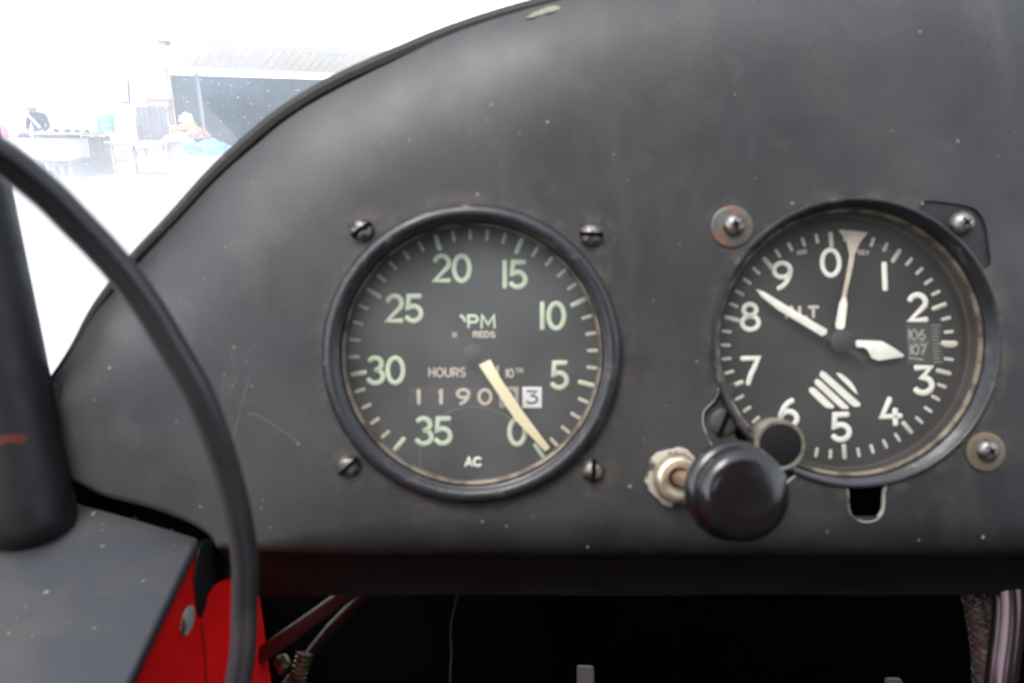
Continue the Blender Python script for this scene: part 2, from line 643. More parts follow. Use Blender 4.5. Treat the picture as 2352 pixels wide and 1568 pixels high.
def circ(c, r, a0, a1, n):
    return [c + Vector((math.cos(R(a0 + (a1 - a0) * i / n)), math.sin(R(a0 + (a1 - a0) * i / n)), 0)) * r for i in range(n + 1)]


def ang(u, v):
    d = P(u, v) - AC
    return math.degrees(math.atan2(d.y, d.x))


RA = 41.6
notch_ll = [(1652, 902), (1640, 922), (1620, 942), (1616, 958), (1618, 980), (1640, 1028), (1672, 1072), (1720, 1108), (1790, 1116), (1815, 1100), (1834, 1086)]
slot = [(1944, 1112), (1950, 1130), (1952, 1168), (1962, 1186), (1980, 1195), (2000, 1196), (2018, 1187), (2029, 1168), (2031, 1130), (2036, 1112)]
notch_ur = [(2250, 612), (2264, 617), (2277, 606), (2273, 572), (2266, 522), (2252, 492), (2226, 474), (2140, 461), (2119, 466), (2110, 484)]
hole = []
a1 = ang(1652, 902) % 360
a2 = ang(1834, 1086) % 360
a3 = ang(1944, 1112) % 360
a4 = ang(2036, 1112) % 360
a5 = ang(2250, 612) % 360
a6 = ang(2110, 484) % 360
n_ll = [P(*q) for q in notch_ll]
hole += catmull(n_ll, 3)
hole += circ(AC, RA, a2, a3, 5)[1:-1]
hole += catmull([P(*q) for q in slot], 3)
hole += circ(AC, RA, a4, a5 + 360, 30)[1:-1]
hole += catmull([P(*q) for q in notch_ur], 3)
hole += circ(AC, RA, a6, a1, 36)[1:-1]
thole = circ(TC, 40.5, 0, 360, 72)[:-1]
inner_edges = []
last = rows[-1]
for i in range(NL):
    e = bm.edges.get((last[i], last[(i + 1) % NL]))
    inner_edges.append(e)
for hl in (hole, thole):
    vs = [bm.verts.new(Vector((q.x, q.y, 0))) for q in hl]
    inner_edges += [bm.edges.new((vs[i], vs[(i + 1) % len(vs)])) for i in range(len(vs))]
for f in bm.faces:
    if all(v in set(r2) or v in set(rows[1]) for v in f.verts) and f.calc_center_median().y < P(0, 1262).y - 3:
        f.material_index = 1
bmesh.ops.triangle_fill(bm, use_beauty=True, use_dissolve=False, edges=inner_edges, normal=(0, 0, 1))
m_under = mat('shaded_underside', (.022, .019, .018), .75, spec=.15, var=.3, vscale=40)  # flange shade put into a duller copy of the panel paint
panel = link('instrument_panel', bm, [m_panel, m_under], origin=PANEL_O, sharp=50)
tag(panel, 'black painted metal instrument panel with rounded top edge holding the two round gauges', 'instrument panel')
for hl, n_, nm in ((hole, 1, 'cutout_edge'),):
    bm = bmesh.new()
    k = len(hl)
    rr = []
    for off, z in ((.30, .012), (.10, .02), (0, -.08), (0, -1.3)):
        rw = []
        for i in range(k):
            t = (hl[(i + 1) % k] - hl[i - 1])
            t.normalize()
            nn = Vector((t.y, -t.x, 0))     # hole runs counter-clockwise => outwards of the hole
            rw.append(bm.verts.new(hl[i] + nn * off + Vector((0, 0, z))))
        rr.append(rw)
    for a, b in zip(rr, rr[1:]):
        for i in range(k):
            j = (i + 1) % k
            f = bm.faces.new((a[i], a[j], b[j], b[i]))
            q = (hl[i] - AC)
            f.material_index = 1 if (q.y > -8 and q.x > -38) or (q.x > 12 and q.y > -44) else 0
    o = link(nm, bm, [m_bare, m_panel], parent=panel)
    o['label'] = 'worn bare metal lip of the altimeter cut-out'
# unseen shroud added forward of the rolled edge to shade the space behind
top_i = [i for i, q in enumerate(loop) if q[2] > 6 and q[4] == 0 and q[1] < 900]
bm = bmesh.new()
ra, rb = [], []
for i in top_i:
    q = outer2[i] + nin[i] * .9
    ra.append(bm.verts.new(Vector((q.x, q.y, outer2[i].z - 2))))
    rb.append(bm.verts.new(Vector((q.x * .97, q.y - 4, -235))))
for i in range(len(ra) - 1):
    bm.faces.new((ra[i], ra[i + 1], rb[i + 1], rb[i]))
bmesh.ops.solidify(bm, geom=list(bm.faces), thickness=.8)
link('shade_shroud', bm, m_case, parent=panel)
# rubber welt on the top edge
otr = [(112, 872), (160, 800), (205, 715), (250, 650), (300, 586), (390, 490), (480, 390), (570, 306), (650, 243), (759, 178), (905, 112), (1060, 50), (1250, -6), (1500, -58), (1750, -92), (2000, -103)]
pts = []
for i, q in enumerate(otr):
    a = Vector((q[0], q[1], 0))
    pts.append(a)
pts = catmull(pts, 6)
full = pts + [Vector((4000 - p.x, p.y, 0)) for p in reversed(pts[:-1])]
bm = bmesh.new()
cl = []
for i, p in enumerate(full):
    t = min(1, max(0, (min(p.x, 4000 - p.x) - 100) / 420))
    jit = noise.noise(Vector((i * .55, 0, 0))) * .28
    c = P(p.x, p.y, -6 - 5 * t)
    d = (full[min(i + 1, len(full) - 1)] - full[max(i - 1, 0)]).normalized()
    inw = Vector((d.y * -1, -d.x, 0))      # towards the panel on screen (v down)
    inw = Vector((-d.y, d.x, 0))
    c += Vector((inw.x, -inw.y, 0)) * (.8 + 1.6 * t + jit * .3)
    cl.append((c, .9 + 1.65 * t + jit * .5))
pp = [c for c, r in cl]
rr = [r for c, r in cl]
tube(bm, pp, lambda t: rr[min(len(rr) - 1, int(round(t * (len(rr) - 1))))], n=10)
o = link('edge_trim', bm, m_trim, parent=panel)
o['label'] = 'dark crumbling rubber trim along the upper panel edge'

# chips, specks and scratches


def surf_z(p):
    """height of the panel face under a panel-frame point"""
    best = None
    for (u, v, w_, h, f), o_ in zip(loop, outer2):
        if w_ > 10 and f == 0:
            d = math.hypot(p.x - o_.x, p.y - o_.y)
            if best is None or d < best[0]:
                best = (d, w_, h)
    d, w_, h = best
    return -h * max(0, 1 - d / w_) ** 2.9


specks = [(566, 411, 5, 0), (513, 566, 6, 1), (538, 797, 7, 1), (250, 845, 9, 0), (215, 918, 5, 0), (1258, 281, 9, 0), (1128, 240, 8, 0), (1097, 446, 8, 0), (1688, 218, 5, 0), (2116, 71, 8, 0), (2200, 324, 8, 0), (1820, 467, 8, 0), (2118, 467, 7, 0), (515, 860, 4, 0), (535, 885, 5, 0), (578, 887, 5, 0), (565, 830, 4, 0), (460, 1163, 6, 0), (603, 1147, 5, 0), (600, 1166, 5, 0), (1108, 1197, 7, 0), (1447, 1116, 9, 0), (1350, 1255, 6, 0), (2258, 1233, 9, 0), (1225, 1185, 4, 0), (1443, 415, 4, 1), (940, 320, 6, 0), (405, 967, 5, 0), (685, 1018, 8, 1), (1561, 30, 5, 0), (2293, 358, 5, 0), (1410, 355, 5, 1), (1150, 380, 4, 0), (820, 260, 4, 0), (880, 330, 4, 1), (1080, 300, 4, 0), (355, 520, 4, 0), (465, 640, 4, 0), (650, 700, 4, 1), (700, 480, 4, 0), (1600, 830, 6, 0), (1500, 690, 4, 1), (1560, 560, 4, 0), (1735, 410, 4, 1), (2050, 300, 5, 0), (620, 1210, 5, 0), (1480, 1010, 4, 0), (1530, 930, 4, 1), (1900, 1220, 6, 0), (2110, 1240, 5, 0)]
bmc, bmo = bmesh.new(), bmesh.new()
for (u, v, r, k) in specks:
    b = bmo if k else bmc
    c = P(u, v, 0)
    c.z = surf_z(c)
    n_ = 9
    rr = r * S * .46
    top = b.verts.new(c + Vector((0, 0, .10)))
    a0 = random.random() * 6
    rim = [b.verts.new(c + Vector((math.cos(a0 + i * 2 * math.pi / n_) * rr * random.uniform(.6, 1.15), math.sin(a0 + i * 2 * math.pi / n_) * rr * random.uniform(.7, 1.2), .012))) for i in range(n_)]
    for i in range(n_):
        b.faces.new((top, rim[i], rim[(i + 1) % n_]))
o = link('paint_chips', bmc, m_chip, parent=panel)
o['kind'] = 'stuff'
o['label'] = 'pale chips and specks in the black paint'
o = link('rust_specks', bmo, m_chipo, parent=panel)
o['kind'] = 'stuff'
bm = bmesh.new()
for line, hw in ((((572, 868), (562, 900), (548, 955), (536, 1010)), .55), (((568, 948), (590, 950), (625, 975), (662, 998), (690, 1020)), .6), (((515, 855), (512, 890), (510, 930)), .3), (((530, 800), (540, 850), (545, 880)), .35), (((560, 820), (590, 790)), .3), (((2020, 565), (2045, 580)), .8)):
    q = [P(a + random.uniform(-1.5, 1.5), b + random.uniform(-1.5, 1.5), .008) for a, b in line]
    stroke(bm, q, hw * S * .75, .015, ZN)
o = link('scratch_marks', bm, m_scr, parent=panel)
o['kind'] = 'stuff'
bm = bmesh.new()                           # bare patch near the crest of the roll
q = [(1206, 46), (1222, 34), (1232, 27), (1258, 18), (1272, 14), (1288, 18), (1284, 26), (1262, 34), (1240, 38), (1222, 46)]
q = [(lambda p: Vector((p.x, p.y, surf_z(p) - .1)))(P(u, v, -7)) for u, v in q]
prism(bm, q, Vector((0, .5, 1)), .22)
o = link('bare_patch', bm, m_chip, parent=panel)


# ------------------------------------------------------------------ screws
def screw_head(kind, u, v, z, r, rot, parent, m, tilt=(0, 0), hgt=None):
    """domed head with a real slot or cross recess"""
    h = hgt or r * .62
    c = P(u, v, z)
    bm = bmesh.new()
    prof = [(r * .98, 0), (r, h * .18), (r * .95, h * .42), (r * .8, h * .7), (r * .56, h * .9), (r * .28, h * .985), (0, h)]
    lathe(bm, prof, c, n=40)
    o = link('mounting_screw', bm, m, parent=parent, sharp=60)
    bm = bmesh.new()
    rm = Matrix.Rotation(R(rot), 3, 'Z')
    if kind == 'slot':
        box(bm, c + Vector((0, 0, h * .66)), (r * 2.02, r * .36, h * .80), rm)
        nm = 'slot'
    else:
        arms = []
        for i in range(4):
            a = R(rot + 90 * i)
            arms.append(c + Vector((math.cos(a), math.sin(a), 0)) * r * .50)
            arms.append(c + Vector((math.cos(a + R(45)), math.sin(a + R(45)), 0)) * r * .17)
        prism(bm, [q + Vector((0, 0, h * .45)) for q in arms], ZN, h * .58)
        nm = 'shade_cross'
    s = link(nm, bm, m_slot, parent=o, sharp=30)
    return o


# ------------------------------------------------------------------ tachometer
tach = empty('tachometer', TC)
tag(tach, 'round black tachometer with pale green numerals, an hour counter and a cream needle', 'gauge')
bm = bmesh.new()
lathe(bm, [(40.2, -.2), (40.2, -45), (38, -48), (0, -48)], TC, n=64)
link('case', bm, m_case, parent=tach)
bm = bmesh.new()
prof = [(42.8, -.3), (43.1, .8), (42.95, 2.0), (42.3, 3.1), (41.3, 3.8), (40.2, 4.0), (39.2, 3.6), (38.45, 2.7), (38.1, 1.4), (38.0, -1.2)]
lathe(bm, prof, TC, n=128)
bz = link('bezel', bm, m_bezel, parent=tach, sharp=60)
bm = bmesh.new()
lathe(bm, [(38.02, -1.1), (37.75, -.7), (37.3, -.9), (37.1, -1.6), (37.0, -3.2)], TC, n=96)
link('retaining_ring', bm, m_brassy, parent=tach)
bm = bmesh.new()
lathe(bm, [(37.05, -3.2), (38.0, -8.6)], TC, n=96)
link('dial_wall', bm, m_dial_b, parent=tach)
ZT = -8.5
bm = bmesh.new()
lathe(bm, [(39.5, ZT), (0, ZT)], Vector((TC.x, TC.y, 0)), n=96)
link('dial', bm, m_dial, parent=tach)
bm = bmesh.new()
lathe(bm, [(37.15, -2.6), (0, -2.6)], TC, n=64)
link('glass', bm, m_glass, parent=tach)
bm = bmesh.new()
stroke(bm, [P(1088 + 152 * math.sin(R(a)), 1086 - 152 * math.cos(R(a)), -2.55) for a in range(-26, 42, 4)], .7 * S, .02, ZN)
stroke(bm, [P(u, v, -2.55) for u, v in ((968, 1012), (965, 1040), (966, 1074))], .7 * S, .02, ZN)
o = link('glass_lines', bm, m_scr, parent=tach)  # thin grey arc and a short upright line on the glass
DU, DV, DR = 1087.4, 812.0, 287.4
bmg, bmc = bmesh.new(), bmesh.new()
for k in range(0, 36):
    a = R(34.22 + 8.184 * k)
    big = k % 5 == 0
    r0, r1 = DR - (39 if big else 27), DR
    q = [P(DU + math.sin(a) * r, DV + math.cos(a) * r, ZT) for r in (r0 + 3, r1 - 3)]
    stroke(bmg if big else bmc, q, (5.2 if big else 3.9) * S * 1.04, .08, ZN)
link('tick_scale', bmg, m_green, parent=tach)['label'] = 'long green five-step marks'
link('tick_scale', bmc, m_cream, parent=tach)['label'] = 'short cream unit marks'
for s_, u, v in (('0', 1188, 991), ('5', 1285.5, 861), ('10', 1270, 725), ('15', 1182.5, 630), ('20', 1038, 616), ('25', 928, 708), ('30', 886, 850), ('35', 996, 989)):
    bm = bmesh.new()
    text(bm, s_, u, v, 63, ZT, 5.3, gap=.15 if '1' in s_ else .12)
    link('numeral', bm, m_green, parent=tach, sharp=80)
bm = bmesh.new()
text(bm, 'PM', 1106, 738, 30, ZT, 3.4, gap=.22, wide=1.3)
# only the upper right of the R is drawn
for q in (((1058, 725), (1064, 729), (1068, 738)),):
    stroke(bm, [P(a, b, ZT) for a, b in q], 3.4 * S, .08, ZN)
link('lettering', bm, m_green, parent=tach, sharp=80)
bm = bmesh.new()
text(bm, 'REDS', 1112, 768, 14, ZT, 1.7, gap=.2, wide=1.25)
text(bm, 'H', 1044, 769, 13, ZT, 1.5)
text(bm, 'HOURS', 1027, 855, 21, ZT, 2.0, width=84)
text(bm, '1', 1143, 851, 22, ZT, 2.4)
text(bm, '10', 1171, 857, 20, ZT, 2.0, gap=.14)
text(bm, 'TH', 1193, 851, 11, ZT, 1.3, gap=.2)
link('lettering', bm, m_cream, parent=tach, sharp=80)
bm = bmesh.new()
text(bm, 'AC', 1087, 1060, 21, ZT, 3.0, gap=.12, wide=1.15)
link('lettering', bm, m_white, parent=tach, sharp=80)
# hour counter
bm = bmesh.new()
q = [P(938, 889, ZT), P(1249, 889, ZT), P(1249, 935, ZT), P(938, 935, ZT)]
prism(bm, [x + Vector((0, 0, .02)) for x in q], ZN, .05)
hc = link('hour_counter', bm, mat('counter_window', (.028, .021, .019), .6), parent=tach)
for s_, u, white in (('1', 961, 0), ('1', 1012, 0), ('9', 1064, 0), ('0', 1114, 0), ('2', 1169, 1), ('3', 1222, 1)):
    bm = bmesh.new()
    hw_ = 22
    n_ = 8
    a_ = [(i / n_ - .5) * 1.1 for i in range(n_ + 1)]
    top = [bm.verts.new(P(u - hw_, 912 - 24 * math.sin(x) / math.sin(.55), ZT) + Vector((0, 0, .10 + .9 * (math.cos(x) - math.cos(.55))))) for x in a_]
    bt = [bm.verts.new(P(u + hw_, 912 - 24 * math.sin(x) / math.sin(.55), ZT) + Vector((0, 0, .10 + .9 * (math.cos(x) - math.cos(.55))))) for x in a_]
    for i in range(n_):
        bm.faces.new((top[i], bt[i], bt[i + 1], top[i + 1]))
    d = link('counter_drum', bm, (m_drumw if s_ == '3' else m_drumd) if white else m_dial_b, parent=hc)
    bm = bmesh.new()
    if s_ == '1':
        text(bm, '1', u + 1, 911, 34, ZT + .36, 4.0, hz=.05)
        stroke(bm, [P(u - 4, 900, ZT + .36), P(u + 1, 896, ZT + .36)], 2.2 * S, .05, ZN)
    else:
        text(bm, s_ if s_ != '3' else 'Z', u, 911, 36 if not white else 30, ZT + .36, 3.6 if not white else 2.2, hz=.05, wide=1.35 if not white else 1.5)
    link('drum_digit', bm, m_blackp if white else m_cream, parent=hc, sharp=80)
# needle
bm = bmesh.new()
nd = [(1100, 838), (1126, 825), (1152, 872), (1205, 950), (1263, 1027), (1252, 1036), (1184, 964), (1128, 880)]
prism(bm, [P(u, v, -6.0) for u, v in nd], ZN, .35, .08)
ne = link('needle', bm, m_needle, parent=tach)
bm = bmesh.new()
prism(bm, [P(u, v, -6.05) for u, v in ((1126, 826), (1100, 839), (1062, 778), (1080, 768))], ZN, .3)
lathe(bm, [(3.0, -2.4), (3.0, .2), (2.4, .6), (0, .7)], P(DU, DV, -6.0), n=32)
link('needle_hub', bm, m_dial, parent=ne)
# mounting screws
for (u, v, rot) in ((833, 530, 35), (1357, 541, -3), (803, 1069, 42), (1361, 1079, 86)):
    screw_head('slot', u, v, 0, 3.25, rot, tach, m_steel, hgt=2.7)

# ------------------------------------------------------------------ altimeter
alt = empty('altimeter', AC)
tag(alt, 'round black altimeter with white numerals, two white hands and a striped emblem', 'gauge')
bm = bmesh.new()
lathe(bm, [(41.3, -2), (41.3, -60), (38, -64), (0, -64)], AC, n=64)
link('case', bm, m_case, parent=alt)
for q in ([(1606, 900), (1690, 880), (1668, 960), (1720, 1060), (1850, 1105), (1830, 1140), (1606, 1130)],
          [(2095, 440), (2300, 440), (2310, 640), (2245, 640), (2225, 580), (2170, 520), (2095, 490)]):
    bm = bmesh.new()                       # corner lugs of the case behind the panel, seen in the cut-outs
    prism(bm, [P(u, v, -2.0 if q[0][0] < 2000 else -.7) for u, v in q], -ZN, 1.2)
    link('case_lug', bm, m_flange if q[0][0] < 2000 else m_lug, parent=alt)
bm = bmesh.new()
prof = [(42.0, -1.9), (42.1, .2), (41.9, .75), (41.3, .95), (40.8, .8), (40.55, .3), (39.6, -4.2)]
lathe(bm, prof, AC, n=128)
link('bezel', bm, m_bezel, parent=alt, sharp=50)
bm = bmesh.new()
lathe(bm, [(39.62, -4.2), (39.2, -3.9), (38.5, -4.2), (38.3, -4.9)], AC, n=128)
link('retaining_ring', bm, m_brassy, parent=alt)
bm = bmesh.new()
ZA = -11.0
lathe(bm, [(38.32, -4.9), (37.9, -7.6), (37.2, -7.8), (37.6, ZA)], AC, n=128)
link('dial_wall', bm, m_dial_b, parent=alt)
bm = bmesh.new()
lathe(bm, [(38.2, ZA), (0, ZA)], Vector((AC.x, AC.y, 0)), n=96)
link('dial', bm, m_dial, parent=alt)
bm = bmesh.new()
lathe(bm, [(38.6, -4.6), (0, -4.6)], AC, n=64)
link('glass', bm, m_glass2, parent=alt)
AU, AV, AR = 1924, 793, 264
bm = bmesh.new()
for k in range(50):
    a = R(-3.5 + 7.2 * k)
    du, dv = math.sin(a), -math.cos(a)
    big = k % 5 == 0
    r0, r1 = AR - (36 if big else 24), AR
    if 0 < ((AU + du * 250) - 1690) < 150 and AV + dv * 250 > 950 and k in (29, 30, 31):
        pass
    if k in (1, 2) and False:
        continue
    stroke(bm, [P(AU + du * r * 1.02, AV + dv * r * .99, ZA) for r in (r0 + 3, r1 - 3)], (5.0 if big else 3.7) * S * 1.05, .08, ZN)
stroke(bm, [P(2164, 788, ZA), P(2196, 789, ZA)], 6.5 * S, .09, ZN)
link('tick_scale', bm, mat('bezel_shaded_ticks', (.50, .48, .40), .6, var=.2, vscale=120), parent=alt)  # tick colour dimmed for the bezel's shade
for s_, u, v, hw in (('0', 1908, 603, 5.6), ('1', 2032, 635, 6.6), ('2', 2108, 706, 6.6), ('Z', 2122, 872, 6.8), ('4', 2047, 945, 6.6), ('5', 1932, 980, 6.6), ('6', 1811, 948, 6.4), ('7', 1724, 851, 6.2), ('8', 1723, 727, 5.6), ('9', 1797, 633, 5.6)):
    bm = bmesh.new()
    text(bm, s_, u, v, 64, ZA, hw * .92, rot=-2, wide=1.1)
    link('numeral', bm, m_white, parent=alt, sharp=80)
bm = bmesh.new()
text(bm, 'ALT', 1842, 717, 27, ZA, 3.6, gap=.14, wide=1.35)
text(bm, '100', 1842, 579, 10, ZA, 1.2, rot=-14, gap=.2, wide=1.3)
text(bm, 'FEET', 1980, 580, 10, ZA, 1.2, rot=9, gap=.2, wide=1.2)
link('lettering', bm, m_cream, parent=alt, sharp=80)
# striped emblem
bm = bmesh.new()


def E_(x, y):
    return P(1776.25 + x * .15625, 796.25 + y * .15625, ZA)


for q in ([(530, 600), (600, 590), (660, 640), (900, 870), (870, 905), (770, 895), (680, 820), (540, 680), (520, 640)],
          [(600, 510), (640, 460), (700, 490), (1110, 880), (1100, 910), (1010, 915), (950, 870), (620, 560)],
          [(680, 390), (715, 345), (780, 380), (1285, 830), (1270, 870), (1190, 885), (1130, 850), (720, 470), (680, 430)],
          [(920, 385), (985, 385), (1070, 440), (1160, 530), (1220, 640), (1240, 700), (1200, 680), (1100, 580), (980, 460)]):
    mx_ = sum(a for a, b in q) / len(q)
    my_ = sum(b for a, b in q) / len(q)
    qq = []
    for a, b in q:                         # narrow each bar across its length so the gaps stay open
        k_ = ((a - mx_) * -.64 + (b - my_) * .77) * .11
        qq.append((a + .64 * k_, b - .77 * k_))
    prism(bm, [E_(*p) for p in qq], ZN, .08)
link('striped_emblem', bm, m_white, parent=alt, sharp=80)
# pressure window
bm = bmesh.new()
prism(bm, [P(u, v, ZA + .02) for u, v in ((2080, 744), (2162, 744), (2168, 836), (2084, 836))], ZN, .04)
pw = link('pressure_window', bm, mat('pressure_window_plate', (.05, .046, .042), .6), parent=alt)
m_pale = mat('pale_green_scale', (.24, .26, .22), .7, var=.3, vscale=900)
bm = bmesh.new()
text(bm, '106', 2106, 769, 24, ZA + .06, 2.3, gap=.12)
text(bm, '107', 2109, 803, 24, ZA + .06, 2.3, gap=.12)
for i in range(11):
    v = 747 + i * 8.4
    stroke(bm, [P(2141 + i * .4, v, ZA + .06), P((2154 if i % 5 else 2160) + i * .4, v, ZA + .06)], 1.1 * S, .05, ZN)
stroke(bm, [P(2086, 786, ZA + .06), P(2134, 787, ZA + .06)], .8 * S, .05, ZN)
stroke(bm, [P(2088, 822, ZA + .06), P(2120, 826, ZA + .06)], 2.0 * S, .05, ZN)
link('pressure_scale', bm, m_pale, parent=pw, sharp=80)
# hands
bm = bmesh.new()
prism(bm, [P(u, v, -8.2) for u, v in ((1736, 664), (1754, 670), (1800, 698), (1899, 757), (1897, 767), (1887, 772), (1786, 711), (1748, 681))], ZN, .3, .06)
link('long_hand', bm, m_white, parent=alt)
bm = bmesh.new()
prism(bm, [P(u, v, -9.2) for u, v in ((1965, 783), (1970, 781), (2024, 783), (2050, 797), (2075, 815), (2074, 819), (2018, 828), (2001, 822), (1992, 803), (1984, 797), (1967, 797), (1964, 790))], ZN, .3, .06)
link('short_hand', bm, m_white, parent=alt)
bm = bmesh.new()
prism(bm, [P(u, v, -10.2) for u, v in ((1925, 527), (1993, 534), (1975, 556), (1962, 585), (1958, 612), (1942, 683), (1933, 683), (1948, 605), (1950, 585), (1944, 556))], ZN, .25)
th_ = link('marker_hand', bm, m_cream, parent=alt)
bm = bmesh.new()
prism(bm, [P(u, v, -10.0) for u, v in ((1934, 682), (1943, 683), (1945, 700), (1939, 752), (1932, 757), (1921, 755), (1918, 747), (1927, 697))], ZN, .3)
link('hand_shaft', bm, m_white, parent=th_)
bm = bmesh.new()
lathe(bm, [(3.4, -2), (3.4, 2.6), (2.8, 3.0), (0, 3.1)], P(AU + 2, 783, -10.6), n=32)
prism(bm, [P(u, v, -9.3) for u, v in ((1930, 772), (1966, 784), (1965, 797), (1928, 794))], ZN, .25)
prism(bm, [P(u, v, -8.3) for u, v in ((1896, 757), (1888, 771), (1960, 816), (1985, 828), (1990, 820), (1930, 780))], ZN, .25)
link('hand_hub', bm, m_dial, parent=alt)
# knob boss that bites into the dial glass
bm = bmesh.new()
bc = P(1787, 1020, 0)
lathe(bm, [(7.3, -5), (7.3, 1.6), (7.1, 2.0), (6.2, 2.0), (6.05, 1.6)], bc, n=48)
bo = link('knob_boss', bm, mat('worn_tan_rim', (.19, .17, .125), .5, metal=.2, col2=(.10, .085, .065), mixscale=200, mixlo=.45, mixhi=.6), parent=alt)
bm = bmesh.new()
lathe(bm, [(6.1, 1.7), (5.6, 1.9), (0, 1.9)], bc, n=40)
link('boss_plug', bm, mat('boss_plug_black', (.007, .006, .006), .7, spec=.2), parent=bo)
bm = bmesh.new()
prism(bm, [P(u, v, -1.9) for u, v in ((1745, 985), (1700, 1035), (1655, 1085), (1720, 1112), (1800, 1100), (1835, 1040))], ZN, 2.2, .5)
link('boss_shoulder', bm, m_bezel, parent=bo)
# screws and washers
for (u, v, mw, r0, r1, kind, rot, z) in ((1680, 521, m_rust, 6.0, 2.0, 'cross', 15, 0), (2262, 1037, m_brassw, 5.6, 2.0, 'cross', 30, 0)):
    bm = bmesh.new()
    lathe(bm, [(r0, .0), (r0, .55), (r0 * .93, .75), (r0 * .72, .62), (r0 * .6, .8), (2.0, .9), (2.0, 0)], P(u, v, z), n=40)
    wa = link('washer', bm, mw, parent=alt)
    s = screw_head(kind, u + 5, v - 4, .8, 3.15, rot, alt, m_steel2, hgt=2.3)
s = screw_head('cross', 2206, 514, -.7, 3.5, 40, alt, m_steel2, hgt=3.2)
s = screw_head('slot', 1662, 970, -2.0, 4.2, 68, alt, m_flange, hgt=1.0)

# ------------------------------------------------------------------ pull knob
A0 = P(1549, 1094, 0)
K1 = Vector((52.3, -34.6, 44))
ax = (K1 - A0).normalized()
pk = empty('pull_knob', A0)
tag(pk, 'shiny black bakelite pull knob on a copper rod in a brass bushing', 'knob')
bm = bmesh.new()
hexp = []
for i in range(6):
    a = R(14 + 60 * i)
    for d in (-8, 8):
        hexp.append(A0 + Vector((math.cos(a + R(d)), math.sin(a + R(d)), 0)) * 8.7)
hexp = [q + Vector((0, 0, .01)) for q in hexp]
prism(bm, hexp, ZN, 1.1, .4)
link('nut', bm, m_nut, parent=pk)
bm = bmesh.new()
lathe(bm, [(6.8, .8), (6.95, 2.4), (6.7, 4.6), (6.0, 5.6), (5.0, 6.0), (4.0, 5.8), (3.2, 5.0), (2.6, 4.0), (2.4, 2.0)], A0, ZN.lerp(ax, .5), n=48)
link('bushing', bm, m_brass, parent=pk)
bm = bmesh.new()
lathe(bm, [(0, -2), (2.15, -2), (2.15, 34), (0, 34)], A0, ax, n=28)
link('rod', bm, m_copper, parent=pk)
bm = bmesh.new()
kc = K1
kax = (ax + Vector((-.02, -.06, 0))).normalized()
prof = [(0, -17), (4.3, -17), (4.8, -16.4), (5.0, -12), (5.6, -9.5), (8.4, -8.2), (10.6, -7.2), (11.5, -6.0), (11.75, -4.6), (11.5, -3.4), (11.0, -2.9), (10.35, -2.5), (10.75, -1.7), (10.75, .3), (10.3, 1.8), (9.3, 2.8), (7.6, 3.35), (4, 3.6), (0, 3.65)]
lathe(bm, prof, kc, kax, n=96)
link('knob', bm, m_bake, parent=pk, sharp=70)

# ------------------------------------------------------------------ curved tube in front
cen = [(-760, 60), (-560, 90), (-380, 150), (-220, 223), (-90, 300), (-40, 335), (13, 368), (66, 408), (120, 455), (172, 508), (226, 563), (283, 628), (340, 705), (396, 798), (453, 897), (493, 993), (523, 1085), (550, 1195), (563, 1290), (562, 1387), (559, 1485), (546, 1570), (520, 1690), (480, 1810)]
pts = []
for i, (u, v) in enumerate(cen):
    t = i / (len(cen) - 1)
    z = 98 - 44 * min(1, max(0, (i - 4) / 19 * 1.3))
    pts.append(P(u, v, z))
pts = catmull(pts, 6)
bm = bmesh.new()


def gprof(a):
    d = abs((a - 2 * math.pi + math.pi) % (2 * math.pi) - math.pi)
    return 1 - .16 * math.exp(-(d / .28) ** 2)


tube(bm, pts, lambda t: 2.95 - .25 * min(1, max(0, t - .17) * 1.9), n=40, prof=gprof)
ct_ = link('control_tube', bm, m_tube, origin=P(562, 1387, 54))
tag(ct_, 'thin black grooved tube curving down in front of the panel left of the tachometer', 'tube')

# ------------------------------------------------------------------ strut (windscreen post), leaning
bm = bmesh.new()
zs = 4
e0, e1 = P(2, 395, zs), P(163, 1180, zs)
dv_ = (e1 - e0).normalized()
side = Vector((dv_.y, -dv_.x, 0))
if side.x > 0:
    side = -side
rs = 12.2
c0, c1 = e0 + side * rs, e1 + side * rs
pts = [c0 - dv_ * 160 + (c1 - c0) * t for t in (0,)] + [c0 - dv_ * 80, c0, c0.lerp(c1, .25), c0.lerp(c1, .5), c0.lerp(c1, .75), c0.lerp(c1, .9), c1]
pts2 = []
for a, b in zip(pts, pts[1:]):
    pts2 += [a, a.lerp(b, .5)]
pts2.append(c1)
pts2 += [c1 + dv_ * 3, c1 + dv_ * 5.5, c1 + dv_ * 7.0]
rad = [rs] * (len(pts2) - 3) + [rs * .96, rs * .80, rs * .5]
tube(bm, pts2, lambda t: rad[min(len(rad) - 1, int(round(t * (len(rad) - 1))))], n=40)
st_o = link('windscreen_post', bm, m_strut, origin=c1)
tag(st_o, 'black round windscreen post rising at the left edge of the picture', 'post')
def on_post(u, v):
    a = Vector((0, 0, D))
    d = (P(u, v, 0) - a).normalized()
    lo, hi = 100., 320.
    for i in range(4000):
        q = a + d * (lo + (hi - lo) * i / 4000)
        if (q - c0 - dv_ * (q - c0).dot(dv_)).length < rs + .03:
            return q
    return q


